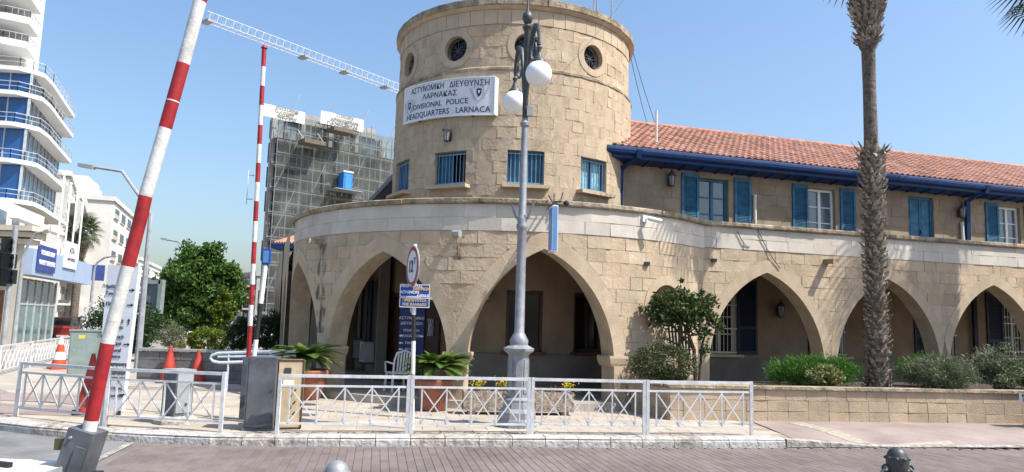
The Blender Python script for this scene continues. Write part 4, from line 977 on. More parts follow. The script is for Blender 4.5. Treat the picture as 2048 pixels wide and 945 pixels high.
# ---- pots and stone troughs
def pot(name, loc, r, h, label):
    P = thing(name, label, 'pot', loc); m = MB(); m.lathe([(r*.62, 0), (r*.70, h*.05), (r*.92, h*.78), (r*1.04, h*.80), (r*1.06, h*.97), (r*1.0, h), (r*.9, h*.99), (r*.86, h*.8)], (0, 0, 0), 20); m.build('body', 'terracotta', P, smooth=True)
    MB().lathe([(r*.88, h*.86), (r*.5, h*.9)], (0, 0, 0), 14).build('soil', 'soil', P); return P
POT1 = (-1.42, 14.62, .12); POT2 = (-4.32, 16.0, .12)
pot('terracotta_pot', POT1, .36, .60, 'terracotta pot in front of the pier, holding the brighter cycad')
pot('terracotta_pot', POT2, .50, .62, 'wide terracotta pot behind the cream cabinet, holding the darker cycad')
for k, (px, Yt, lab) in enumerate(((978, 14.3, 'stone trough with yellow flowers behind the lamp pedestal'), (1090, 14.45, 'stone trough with yellow flowers right of the street lamp'))):
    p = onz(px, 822, .12); T = thing('stone_trough', lab, 'planter', (p.x, Yt, .12), radians(8), 'stone flower troughs'); m = MB()
    w, d_, h = .98, .36, .36
    m.box((0, -d_/2+.03, h/2+.07), (w, .06, h)); m.box((0, d_/2-.03, h/2+.07), (w, .06, h))
    for sx in (-1, 1): m.box((sx*(w/2-.03), 0, h/2+.07), (.06, d_-.12, h))
    m.box((0, 0, .12), (w-.1, d_-.1, .06)); m.build('basin', 'trough', T)
    for sx in (-1, 1): MB().box((sx*.33, 0, .035), (.14, d_*.8, .07)).build('foot', 'trough', T)
    MB().box((0, 0, h-.02), (w-.14, d_-.14, .04)).build('soil', 'soil', T)
# ================================================================== street furniture
# ---- low planter wall in front of the wing
PW0, PW1 = Vector((3.05, 14.16, 0)), Vector((17.0, 16.12, 0)); pd = (PW1-PW0).normalized(); pn = Vector((pd.y, -pd.x, 0))
PLT = thing('planter_wall', 'long low planter wall of sandy blocks with coping before the arcade', 'wall', tuple(PW0)); PLT.location = (0, 0, 0)
pm = planemap(PW0, pd, pn); pmL = planemap(Vector((2.55, 15.5, 0)), (PW0-Vector((2.55, 15.5, 0))).normalized(), Vector((-.93, -.36, 0)))
PL = (PW1-PW0).length; LLn = (PW0-Vector((2.55, 15.5, 0))).length
mb = MB()
for a, b in (((0, 0), (PL, 0)),): mb.box(PW0+pd*PL/2-pn*.12+Z3*.36, (PL, .22, .72), pd, pn, Z3)
mb.box(Vector((2.55, 15.5, 0)).lerp(PW0, .5)+Vector((.10, .04, .36)), (.18, LLn-.1, .72), Vector((.93, .36, 0)), Vector((-.36, .93, 0)), Z3); mb.build('core', 'block', PLT)
for z0, z1 in courses(.10, .71, 3):
    u = 0
    bo = random.uniform(-.2, 0)
    for k in range(int(PL/.42)+2):
        a, b = max(0, bo+k*.42), min(PL, bo+(k+1)*.42)
        if b-a > .08 and a < 9.5: block([(a+.002, z0+.002), (b-.002, z0+.002), (b-.002, z1-.002), (a+.002, z1-.002)], pm, .012, .004, -.0).build('block', 'block', PLT)
    for k in range(4):
        a, b = k*LLn/4, (k+1)*LLn/4; block([(a+.002, z0+.002), (b-.002, z0+.002), (b-.002, z1-.002), (a+.002, z1-.002)], pmL, .014, .004).build('block', 'block', PLT)
u = -.05
while u < PL:
    w = random.uniform(.75, .95); MB().box(PW0+pd*(u+w/2)-pn*.10+Z3*.745, (w-.006, .32, .055), pd, pn, Z3).build('coping_stone', 'cap_stone', PLT); u += w
MB().box(Vector((2.55, 15.5, 0)).lerp(PW0, .42)+Vector((.10, .04, .746)), (.30, LLn-.25, .052), Vector((.93, .36, 0)), Vector((-.36, .93, 0)), Z3).build('coping_stone', 'cap_stone', PLT)
mb = MB(); mb.poly([(3.0, 14.4, .68), (17, 16.3, .68), (17, 20.5, .68), (5.6, 17.2, .68), (4.2, 16.7, .68), (2.75, 15.3, .68)]); mb.build('soil_bed', 'soil', PLT)
# ---- pedestrian railings
def railing(a, b, label, h=.87, z=.12, m='white_rail', n=4, grp='white pedestrian railings along the kerb', far=False):
    a = Vector((a[0], a[1], 0)); b = Vector((b[0], b[1], 0)); dd = (b-a).normalized(); L = (b-a).length
    T = thing('railing', label, 'railing', (a.x, a.y, z), 0, grp); P = lambda u, zz: dd*u+Vector((0, 0, zz))
    for u in (.025, L-.025): MB().bar(P(u, -.06), P(u, h), .05, .05).build('post', m, T)
    MB().bar(P(.05, h-.028), P(L-.05, h-.028), .042, .045).build('top_rail', m, T)
    zt_, zb__ = h*.80, h*.17
    for zz in (zt_, zb__): MB().bar(P(.05, zz), P(L-.05, zz), .026, .03).build('rail', m, T)
    u0, u1 = .17, L-.17; w = (u1-u0)/n
    for k in range(n+1): MB().bar(P(u0+k*w, zb__+.016), P(u0+k*w, zt_-.016), .022).build('upright', m, T)
    off = Vector((-dd.y, dd.x, 0))*.012
    for k in range(n):
        for s in (0, 1): MB().bar(P(u0+(k+s)*w, zb__+.016)+off*(1 if s else -1), P(u0+(k+1-s)*w, zt_-.016)+off*(1 if s else -1), .018, .018).build('cross_bar', m, T)
    return T
railing((-7.92, 12.20), (-6.085, 11.435), 'white railing panel behind the foreground barrier arm, left of the grey post')
railing((-6.075, 11.43), (-4.17, 11.13), 'white railing panel in front of the information totem and grey post')
railing((-3.39, 11.13), (-1.485, 11.50), 'white railing panel between the cream cabinet and the weight limit sign')
railing((-1.475, 11.505), (.365, 11.81), 'white railing panel in front of the bright cycad and lamp pedestal')
railing((.375, 11.815), (2.205, 12.01), 'white railing panel in front of the large arch, right of the lamp')
railing((2.215, 12.015), (4.02, 12.35), 'last white railing panel, ending at the pink driveway')
FL = [onz(-95, 778, .1), onz(0, 753, .1), onz(64, 735, .1), onz(112, 722, .1), onz(142, 713, .1)]
FL = [FL[0].lerp(FL[-1], f) for f in (0, .25, .5, .75, 1)]
for k in range(4):
    railing((FL[k].x, FL[k].y), (FL[k+1].x, FL[k+1].y), ['side street railing panel cut off by the left picture edge', 'second white railing panel along the side street', 'third white railing panel along the side street', 'far white railing panel by the striped traffic cone'][k], .80, .10, n=7, grp='white railings along the side street')
# ---- foreground barrier with red and white arm
YB = 7.0
BAR = thing('barrier', 'tall red and white raised barrier arm on grey housing in the foreground', 'barrier', tuple(at(176, 862, YB).xy)+(0,)); o = BAR.location.copy()
AX = [(177, 868), (215, 687), (235, 612), (256, 533), (283, 430), (291, 393), (330, 258), (366, 129), (400, 3), (445, -170)]
def axpt(y):
    for (a, b), (c, e) in zip(AX, AX[1:]):
        if e <= y <= b: return Vector(at(a+(c-a)*(b-y)/(b-e), y, YB))
    return Vector(at(*AX[-1], YB))
st = [868, 841, 687, 533, 393, 257, 128, 4, -120]
for k, (y0, y1) in enumerate(zip(st, st[1:])):
    n = 6; mb = MB(); mb.tube([axpt(y0+(y1-y0)*j/n)-o for j in range(n+1)], .062, 18); mb.build('arm_stripe', 'barrier_white' if k % 2 == 0 else 'red_paint', BAR, smooth=True, label=('scuffed white' if k % 2 == 0 else 'red')+' stripe of the arm')
for y in (641, 203):
    mb = MB(); mb.tube([axpt(y+1.2)-o, axpt(y-1.2)-o], .0635, 18); mb.build('arm_joint', 'barrier_white', BAR)
tilt = (axpt(687)-axpt(868)).normalized()
pvt = axpt(868)-o; pz = pvt.z
hb = MB(); c0 = Vector((pvt.x-.015, 0, pz)); lo = Vector((pvt.x-.19, .0, 0))
X_ = Vector((1, 0, 0)); ax = (c0-lo).normalized(); rr = Vector((ax.z, 0, -ax.x))
hb.box((c0+lo)/2+Vector((0, .02, .02)), (.24, .26, (c0-lo).length+.04), rr, (0, 1, 0), ax); hb = hb.build('housing', 'grey_box', BAR)
MB().box((c0+lo)/2+Vector((.04, -.118, -.05)), (.10, .02, .6), rr, (0, 1, 0), ax).build('access_plate', 'grey_box', hb)
MB().tube([c0+Vector((-.08, -.10, -.02)), c0+Vector((-.08, -.13, -.02))], .012, 8).build('bolt', 'grey_light', hb)
MB().box(c0+Vector((-.19, -.02, -.09)), (.11, .12, .10)).build('stop_block', mat('olive_block', (.09, .075, .04), .7), BAR)
cb = MB(); wl = at(122, 930, 6.9)-o; cb.box((wl.x-.55, -.1, wl.z-.33), (1.1, .62, .62)); cb = cb.build('drive_box', 'off_white', BAR)
MB().box((wl.x+.012, -.1, wl.z-.1), (.02, .64, .17)).build('end_plate', 'grey_light', cb)
MB().box((wl.x-.62, -.12, wl.z+.0), (.5, .05, .05), (.9, -.3, 0), (.3, .9, 0)).build('lid_strip', 'black_paint', cb)
MB().box((wl.x+.14, .02, wl.z-.20), (.24, .26, .22)).build('crank_arm', 'black_paint', BAR)
# ---- two thin barrier poles and their bases beside the cream cabinet
Y2 = 12.6
def pole_pts(b, t, Y): return Vector(at(*b, Y)), Vector(at(*t, Y))
a, b = pole_pts((497, 716), (528.5, 97), Y2)
PB2 = thing('barrier_pole', 'slim upright red and white barrier pole rising above the cabinet', 'barrier', (a.x, a.y, .12)); o = PB2.location.copy()
ys = [97, 136, 176, 216, 257, 296, 334, 373, 411, 451, 492, 535, 575, 615, 655, 716]
for k, (y0, y1) in enumerate(zip(ys, ys[1:])):
    f0, f1 = (y0-97)/619, (y1-97)/619; mb = MB(); mb.tube([b.lerp(a, f0)-o, b.lerp(a, f1)-o], .040, 12); mb.build('stripe', 'red_paint' if k % 2 == 0 else 'barrier_white', PB2, smooth=True)
MB().lathe([(.06, -.0), (.03, .05), (.01, .06)], b-o, 10).build('pole_cap', 'red_paint', PB2)
MB().box((.0, 0, (a.z-.12)/2-.02), (.13, .16, a.z-.05)).build('base', 'grey_box', PB2)
MB().box((.0, -.09, .35), (.10, .04, .12)).build('hinge', 'iron', PB2)
ds = MB(); c_ = Vector(at(505, 375, Y2))-o+Vector((-.09, 0, 0)); ds.prism([(.30*cos(2*pi*k/28), .30*sin(2*pi*k/28)) for k in range(28)], c_, (-.342, .940, 0), (0, 0, 1), (.940, .342, 0), .012); ds = ds.build('round_sign', mat('sign_back', (.42, .50, .62), .4), PB2, label='round sign seen edge-on')
for z in (.26, -.26): MB().bar(c_+Z3*z*.8, c_+Z3*z*.8+Vector((.10, 0, 0)), .02).build('clamp', 'grey_light', PB2)
Y3 = 12.3
a, b = pole_pts((507, 722), (531, 532), Y3); PB3 = thing('barrier_pole', 'short leaning black and white barrier pole with blue box on top', 'barrier', (a.x, a.y, .12)); o = PB3.location.copy()
for k, (f0, f1, m) in enumerate(((0, .22, 'white_paint'), (.22, .60, 'black_paint'), (.60, 1, 'white_paint'))):
    mb = MB(); mb.tube([a.lerp(b, f0)-o, a.lerp(b, f1)-o], .038, 12); mb.build('stripe', m, PB3, smooth=True)
MB().box((.0, .0, (a.z-.12)/2), (.12, .12, a.z-.12)).build('base', 'grey_box', PB3)
c_ = Vector(at(533, 514, Y3))-o; MB().box(c_, (.13, .06, .26)).build('blue_box', 'sign_blue', PB3); MB().box(c_+Vector((0, -.032, 0)), (.09, .01, .20)).build('box_face', mat('sign_lightblue', (.10, .26, .55)), PB3)
MB().bar(b-o, c_-Z3*.12, .03).build('bracket', 'grey_light', PB3)
# ---- cabinets
CB = thing('barrier_cabinet', 'dark grey barrier cabinet with open cream side door beside the railing', 'cabinet', (-3.74, 11.52, .12), radians(6))
MB().box((0, 0, .545), (.42, .36, 1.09)).build('body', 'grey_box', CB); MB().box((0, 0, .02), (.46, .40, .04)).build('foot', 'grey_box', CB)
MB().box((0, -.184, .55), (.36, .012, 1.0)).build('door', 'grey_box', CB); MB().tube([(.17, -.19, .6), (.17, -.20, .6)], .015, 8).build('lock', 'iron', CB)
dq = MB(); dq.box((.40, .02, .53), (.36, .025, 1.0), (.96, .26, 0), (-.26, .96, 0)); dq = dq.build('open_door', 'cream_box', CB, label='open cream inner door')
for z in (1.04, .02): MB().box((.40, .025, z), (.38, .05, .03), (.96, .26, 0), (-.26, .96, 0)).build('door_edge', 'wood_brown', dq)
MB().box((.582, .07, .53), (.02, .06, 1.02), (.96, .26, 0), (-.26, .96, 0)).build('door_edge', 'wood_brown', dq)
MB().box((.36, -.012, .88), (.10, .02, .10), (.96, .26, 0), (-.26, .96, 0)).build('clip', 'iron', dq); MB().box((.38, -.006, .70), (.16, .006, .09), (.96, .26, 0), (-.26, .96, 0)).build('paper_label', 'white_paint', dq)
for z in (.56, .38, .22): MB().tube([(.46, -.0, z), (.50, -.02, z+.05)], .012, 5).build('hook', 'iron', dq)
MB().box((.38, .25, .53), (.34, .36, 1.02), (.96, .26, 0), (-.26, .96, 0)).build('rear_box', 'cream_box', CB)
GP = thing('grey_service_post', 'squat grey metal post on a stone foot behind the railing', 'post', (-5.22, 11.95, .12), radians(-35))
MB().lathe([(.33, 0), (.33, .06), (.26, .12)], (0, 0, 0), 8, pi/8).build('foot', 'kerb', GP); MB().box((0, 0, .46), (.36, .30, .70)).build('body', 'grey_box', GP); MB().box((0, 0, .82), (.40, .34, .035)).build('lid', 'grey_light', GP)
dq = MB().box((.186, 0, .48), (.012, .26, .62)).build('door', 'grey_light', GP); MB().box((.196, .03, .30), (.02, .03, .04)).build('lock', 'iron', dq)
p = onz(164, 752, .12); CG = thing('utility_cabinet', 'pale green utility cabinet with yellow sticker by the side street', 'cabinet', (p.x, p.y, .12), radians(20)); s_ = p.y/1480
MB().box((0, 0, 44*s_), (50*s_, 26*s_, 86*s_)).build('body', 'cabinet_green', CG); MB().box((0, 0, 88.5*s_), (54*s_, 30*s_, 3*s_)).build('lid', 'cabinet_green', CG); MB().box((0, 0, .03), (54*s_, 30*s_, .06)).build('plinth', 'concrete', CG)
dq = MB().box((0, -13.3*s_, 44*s_), (46*s_, .02, 80*s_)).build('door', 'cabinet_green', CG); MB().box((-4*s_, -13.8*s_, 76*s_), (11*s_, .01, 7*s_)).build('sticker', mat('sticker_yellow', (.62, .55, .10), .5), dq)
for x, z in ((-14, 78), (-14, 62), (-16, 50)): MB().tube([(x*s_, -13.2*s_, z*s_), (x*s_, -14.3*s_, z*s_)], .022, 8).build('lock', 'grey_light', dq)
# ---- information totem with arrows
TT = thing('information_totem', 'tall white tapering information totem with Greek and English directions', 'sign', (-6.53, 12.45, .12), radians(-4))
m = MB(); m.prism([(-.25, .10), (.20, .10), (.275, 2.48), (-.27, 2.50)], (0, 0, 0), (1, 0, 0), (0, 0, 1), (0, 1, 0), .10); m.build('panel', 'sign_white', TT)
for x in (-.12, .12): MB().box((x, .05, .06), (.05, .06, .14)).build('foot', 'iron', TT)
m = MB(); m.prism([(-.235, .60), (.205, .60), (.215, .87), (-.245, .87)], (0, -.004, 0), (1, 0, 0), (0, 0, 1), (0, 1, 0), .004); m.build('dark_band', 'grey_box', TT)
for t, z, mm in (('Δημαρχείο', 2.14, 'letter_black'), ('Town Hall', 2.02, 'letter_black'), ('Πλατεία', 1.84, 'letter_black'), ('Αγορά', 1.56, 'letter_black'), ('Markets', 1.46, 'letter_black'), ('Πολιτιστικό', 1.30, 'letter_black'), ('Κέντρο', 1.19, 'letter_black'), ('Cultural', 1.08, 'letter_black'), ('Centre', .98, 'letter_black'), ('Αρχαιολογικό', .80, 'letter_white'), ('Archaeological', .66, 'letter_white'), ('Εργαστήριο Τέχνης', .46, 'letter_black'), ('Art Workshop', .34, 'letter_black')):
    big = len(t) > 11; lettering(t, .085 if not big else .062, (.13 if 'Πολ' in t else .10, -.006, z) if not big else (.20, -.006, z), (1, 0, 0), (0, 0, 1), (0, -1, 0), mm, TT, align='RIGHT')
for z, r in ((2.08, 0), (1.83, 0), (1.55, 1), (1.18, 0), (.36, 0)):
    a = MB(); q = [(-.05, .009), (.015, .009), (.015, .028), (.06, 0), (.015, -.028), (.015, -.009), (-.05, -.009)]; a.prism([(y, x) if r else (x, y) for x, y in q], (.185, -.003, z), (1, 0, 0), (0, 0, 1), (0, -1, 0), .004); a.build('arrow', 'letter_black', TT)
# ---- traffic cones
def cone(px, py, h, label, m='cone_red', bands=False, z=.12, r=.17, Y=None):
    p = onz(px, py, z) if Y is None else Vector((at(px, py, Y).x, Y, z))
    C = thing('traffic_cone', label, 'traffic cone', tuple(p), random.uniform(0, 1), 'traffic cones')
    MB().box((0, 0, .025), (r*2.3, r*2.3, .05)).build('base', 'black_paint' if not bands else m, C)
    n = 4 if bands else 1; zs = [.05+(h-.05)*k/n for k in range(n+1)]
    for k in range(n):
        r0, r1 = r*(1-.86*(zs[k]-.05)/(h-.05)), r*(1-.86*(zs[k+1]-.05)/(h-.05)); MB().lathe([(r0, zs[k]), (r1, zs[k+1])], (0, 0, 0), 18).build('band' if bands else 'body', m if k % 2 == 0 else 'white_paint', C, smooth=True)
    return C
cone(117, 738, .95, 'orange and white striped traffic cone by the utility cabinet', 'cone_orange', True, r=.22)
cone(176, 828, 1.0, 'tall faded red cone half hidden behind the foreground barrier arm', r=.20)
cone(336, 765, .93, 'red traffic cone by the low grey wall, nearer the totem', r=.22)
cone(393, 766, .82, 'red traffic cone by the low grey wall, nearer the handrail', r=.21)
# ---- weight limit sign with street name plates
WS = thing('weight_limit_sign', 'round red-rimmed twelve ton sign above blue Athens Avenue plates on striped pole', 'sign', (-1.50, 12.05, .12))
q = [(0, .46, 'white_paint'), (.46, .85, 'black_paint'), (.85, 1.38, 'white_paint'), (1.38, 1.80, 'black_paint'), (1.80, 2.95, 'white_paint')]
for z0, z1, m_ in q: MB().tube([(-.028*z0, 0, z0), (-.028*z1, 0, z1)], .032, 10).build('pole_band', m_, WS)
dn = Vector((-.90, -.43, .0)).normalized(); dx = Vector((-dn.y, dn.x, 0)); c_ = Vector((-.085, -.05, 2.58))
m = MB(); m.prism([(.30*cos(2*pi*k/32), .33*sin(2*pi*k/32)) for k in range(32)], c_, dx, (0, 0, 1), dn, .02); m = m.build('disc', 'red_paint', WS); m2 = MB(); m2.prism([(.235*cos(2*pi*k/32), .262*sin(2*pi*k/32)) for k in range(32)], c_+dn*.021, dx, (0, 0, 1), dn, .004); m2.build('disc_face', 'sign_white', m)
m2 = MB(); m2.tube([c_+dn*.01+dx*.30*cos(k*pi/16)+Z3*.33*sin(k*pi/16) for k in range(33)], .014, 5); m2.build('disc_rim', 'grey_light', m)
lettering('12', .27, c_+dn*.028-dx*.05-Z3*.01, dx, (0, 0, 1), dn, 'letter_black', WS, bold=.006, sx=.85); lettering('T', .13, c_+dn*.028+dx*.13+Z3*.08, dx, (0, 0, 1), dn, 'letter_black', WS, bold=.004)
for z0, z1 in ((2.085, 2.29), (1.915, 2.075)):
    pl = MB().box((-.045, -.045, (z0+z1)/2), (.485, .012, z1-z0)).build('name_plate', 'sign_blue', WS); fr = MB()
    for zz in (z0+.006, z1-.006): fr.box((-.045, -.053, zz), (.485, .004, .010))
    for xx in (-1, 1): fr.box((-.045+xx*.237, -.053, (z0+z1)/2), (.010, .004, z1-z0-.02))
    fr.build('plate_border', 'letter_white', pl)
for t, x, z, s, mm in (('ΛΕΩΦΟΡΟΣ', -.10, 2.262, .062, 'letter_white'), ('ΑΘΗΝΩΝ', .06, 2.215, .062, 'letter_gold'), ('ATHINON', -.13, 2.160, .066, 'letter_white'), ('AVENUE', .09, 2.108, .055, 'letter_white'), ('ΠΡΩΤΕΥΟΥΣΑ', -.045, 2.030, .056, 'letter_gold'), ('ΤΗΣ ΕΛΛΑΔΟΣ', -.045, 1.962, .056, 'letter_gold')):
    lettering(t, s, (x, -.052, z), (1, 0, 0), (0, 0, 1), (0, -1, 0), mm, WS, bold=.0015)
# ---- chain bollards at the near kerb
def bollard(px, py, Y, label, r):
    p = at(px, py, Y); B = thing('chain_bollard', label, 'bollard', (p.x, Y, 0), 0, 'iron chain bollards at the near kerb'); z = p.z
    s = MB(); s.lathe([(r*1.5, 0), (r*1.5, .08), (r*.95, .14), (r*.85, z-.36), (r*.8, z-3.4*r), (r*1.0, z-3.1*r), (r*.92, z-2.9*r), (r*.82, z-2.5*r), (r*.9, z-2.2*r)], (0, 0, 0), 18); s.build('shaft', 'iron', B, smooth=True)
    h = MB(); h.lathe([(r*.86, z-2.35*r), (r*1.06, z-1.9*r), (r*1.08, z-1.35*r), (r*1.12, z-1.2*r), (r*1.10, z-.95*r), (r*.98, z-.9*r), (r*.90, z-.6*r), (r*.70, z-.27*r), (r*.38, z-.07*r), (r*.05, z)], (0, 0, 0), 22); h.build('head', 'lamp_grey' if px < 1000 else 'iron', B, smooth=True)
    e = MB()
    for k in range(9):
        a = 2*pi*k/9; e.ball((r*1.06*cos(a), r*1.06*sin(a), z-1.1*r), r*.22, 7, 5, .8)
    e.build('head_moulding', 'lamp_grey' if px < 1000 else 'iron', B, smooth=True)
    for sx in (-1, 1):
        k = MB(); c = Vector((sx*r*1.0, 0, z-2.15*r)); k.tube([c+Vector((sx*.022*cos(t)+sx*.01, 0, .022*sin(t))) for t in [2*pi*i/10 for i in range(11)]], .008, 5); k.build('chain_eye', 'iron', B)
    return Vector((p.x, Y, z-2.15*r))
b1 = bollard(675, 921, 4.1, 'pale grey bollard head at the bottom edge, below the weight limit sign', .066)
b2 = bollard(1794, 894, 4.6, 'dark iron bollard with chains at the bottom edge, below the palm', .060)
def chain(a, b, sag, label, n0, n1, total):
    C = thing('chain', label, 'chain', tuple(a), 0, 'chains between the bollards')
    P = lambda f: (b-a)*f-Z3*sag*4*f*(1-f)
    l = MB(); L = .062
    l.tube([(.026*cos(t)+(.012 if cos(t) > 0 else -.012), .014*sin(t), 0) for t in [2*pi*i/12 for i in range(13)]], .0062, 6); src = l.build('link', mat('chain_steel', (.30, .31, .32), .4, metal=.6), C, smooth=True)
    for k in range(n0, n1):
        f = (k+.5)/total; p = P(f); t = (P(f+.01)-P(f-.01)).normalized(); q = t.to_track_quat('X', 'Z'); e = q.to_matrix() @ Matrix.Rotation(pi/2*(k % 2)+.4, 3, 'X')
        o_ = src if k == n0 else share(src, 'link', parent=C)
        o_.location = p; o_.rotation_euler = e.to_euler()
chain(b2+Vector((-.08, 0, 0)), b2+Vector((-1.9, -.15, -.05)), .45, 'steel chain running left from the dark bollard', 0, 40, 44)
chain(b2+Vector((.08, 0, 0)), b2+Vector((1.9, .2, -.05)), .45, 'steel chain running right from the dark bollard', 0, 40, 44)
# ---- motorcycle whose tail shows at the right picture edge
MC = thing('motorcycle', 'parked motorcycle, its tail light, plate and rear wheel at the right edge', 'motorcycle', (10.10, 14.48, .125), radians(12))
for x, nm in ((.22, 'wheel'), (1.55, 'wheel')):
    t = MB(); t.tube([(x+.26*cos(k*pi/14), 0, .30+.26*sin(k*pi/14)) for k in range(29)], .055, 8); t = t.build(nm, 'black_paint', MC, smooth=True)
    r = MB(); r.tube([(x+.21*cos(k*pi/10), 0, .30+.21*sin(k*pi/10)) for k in range(21)], .015, 5)
    for k in range(5): r.bar((x, 0, .30), (x+.2*cos(k*2*pi/5), 0, .30+.2*sin(k*2*pi/5)), .02)
    r.build('rim', 'grey_light', t)
m = MB(); m.prism([(.05, .72), (.35, .66), (.9, .70), (1.25, .92), (1.1, 1.0), (.85, .84), (.4, .84), (.02, .92)], (0, -.13, 0), (1, 0, 0), (0, 0, 1), (0, 1, 0), .26); m.build('body', 'black_paint', MC)
m = MB(); m.prism([(.02, .60), (.4, .52), (1.3, .40), (1.25, .25), (.6, .25), (.5, .45)], (0, -.10, 0), (1, 0, 0), (0, 0, 1), (0, 1, 0), .2); m.build('engine', 'iron', MC)
m = MB(); m.prism([(.05, .92), (.75, .84), (.8, .90), (.1, 1.0)], (0, -.12, 0), (1, 0, 0), (0, 0, 1), (0, 1, 0), .24); m.build('seat', 'grey_box', MC)
m = MB(); m.ball((1.0, 0, .88), .22, 14, 8, .75); m.build('fuel_tank', mat('bike_red', (.30, .03, .02), .3), MC, smooth=True)
m = MB(); m.tube([(.9, -.14, .30), (.4, -.17, .30), (-.05, -.17, .36)], .05, 8); m.build('exhaust', 'grey_light', MC)
m = MB(); m.bar((-.03, 0, .80), (-.10, 0, .50), .16, .02, (1, 0, 0)); m.build('mudguard', 'black_paint', MC)
MB().box((-.02, 0, .83), (.06, .18, .09)).build('tail_light', mat('tail_red', (.55, .03, .02), .3), MC)
pf = Vector((-.92, -.39, 0)); px_ = Vector((.39, -.92, 0)); pc = Vector((-.16, -.02, .56))
MB().box(pc, (.24, .012, .17), px_, pf, Z3).build('number_plate', 'sign_white', MC)
for t, z in (('KSP', .04), ('354', -.04)): lettering(t, .085, pc+pf*.008+Z3*z, px_, (0, 0, 1), pf, 'letter_black', MC, bold=.002)
for s in (-1, 1): MB().tube([(1.42, s*.04, .32), (1.2, s*.05, .98), (1.12, s*.3, 1.05)], .02, 6).build('handlebar', 'iron', MC)
# ---- ramp handrail by the rotunda, blue-white tubes
HR = thing('ramp_handrail', 'pale blue tubular ramp handrail with rounded end beside the rotunda', 'handrail', (0, 0, 0)); Yh = 17.0
P = lambda px, py, Y=Yh: at(px, py, Y)
m = MB(); m.tube([P(590, 703, 15.6), P(500, 705), P(436, 707), P(424, 711), P(421, 717), P(426, 723), P(440, 726), P(500, 724), P(590, 722, 15.6)], .035, 8); m.build('rail_loop', mat('rail_blue', (.55, .62, .70), .4), HR, smooth=True)
m = MB(); m.tube([P(436, 714), P(500, 713), P(590, 712, 15.6)], .028, 8); m.build('middle_rail', mat('rail_blue', (.5, .5, .5)), HR)
for px in (458, 540): a = P(px, 707); MB().tube([a, (a.x, a.y, .12)], .025, 8).build('post', mat('rail_blue', (.5, .5, .5)), HR)
# ================================================================== plants
def leaf(mb, p, s, d=None, w=.5):
    d = d or Vector((random.gauss(0, 1), random.gauss(0, 1), random.gauss(.15, 1)))
    d = d.normalized(); r = d.cross(Vector((random.gauss(0, 1), random.gauss(0, 1), random.gauss(0, 1)))).normalized(); n = d.cross(r)*s*.12
    i = len(mb.v); mb.v += [tuple(p-d*s*.5), tuple(p+r*s*w*.5+n), tuple(p+d*s*.5), tuple(p-r*s*w*.5+n)]; mb.f.append((i, i+1, i+2, i+3))
def rnd_dir():
    while 1:
        v = Vector((random.uniform(-1, 1), random.uniform(-1, 1), random.uniform(-1, 1)))
        if .05 < v.length < 1: return v.normalized()
def clumps(mb, c, rad, ncl, per, cr, s, w=.5, zmin=-9, shell=.62, up=0):
    c = Vector(c)
    for _ in range(ncl):
        d = rnd_dir(); f = shell+(1-shell)*random.random(); q = c+Vector((d.x*rad[0], d.y*rad[1], d.z*rad[2]))*f*random.uniform(.86, 1.06)
        for _k in range(per):
            o = rnd_dir()*cr*random.random()**.45; p = q+Vector((o.x, o.y, o.z*.8))
            if p.z < zmin: continue
            dd = Vector((d.x*.8+random.gauss(0, .7), d.y*.8+random.gauss(0, .7), d.z*.5+random.gauss(.1+up, .7)))
            leaf(mb, p, s*random.uniform(.6, 1.3), dd, w)
def limbs(mb, base, top, r, n, spread):
    base = Vector(base); top = Vector(top); mid = base.lerp(top, .45)+Vector((random.uniform(-.05, .05), 0, 0))
    mb.tube([base, mid, top], [r, r*.75, r*.25], 8)
    for k in range(n):
        a = 2*pi*k/n+random.random(); f = random.uniform(.3, .8); p = base.lerp(top, f); e = p+Vector((cos(a)*spread[0], sin(a)*spread[1], spread[2]*random.uniform(.5, 1)))
        mb.tube([p, p.lerp(e, .5)+Z3*.05, e], [r*.45, r*.3, r*.1], 6)
def bush(name, label, cat, pxc, pyc, wpx, hpx, Y, m, ncl, per, s, depth=None, zb=.7, cr=None, w=.5, grp=None, shell=.6, up=0, extra=None, core=True):
    c = at(pxc, pyc, Y); k = Y/1480; rx, rz = wpx/2*k, hpx/2*k; ry = depth or rx*.8
    T = thing(name, label, cat, (c.x, c.y, zb), 0, grp); cl = Vector((0, 0, c.z-zb)); mb = MB()
    clumps(mb, cl, (rx*.9, ry*.9, rz*.9), ncl, per, cr or min(rx, rz)*.34, s, w, .0, shell, up)
    mb.build('foliage', m, T)
    t = MB(); limbs(t, (0, 0, -.05), (0, 0, max(.15, c.z-zb+rz*.3)), max(.02, rx*.06), 5, (rx*.6, ry*.6, rz*.5)); t.build('stem', 'bark', T)
    return T
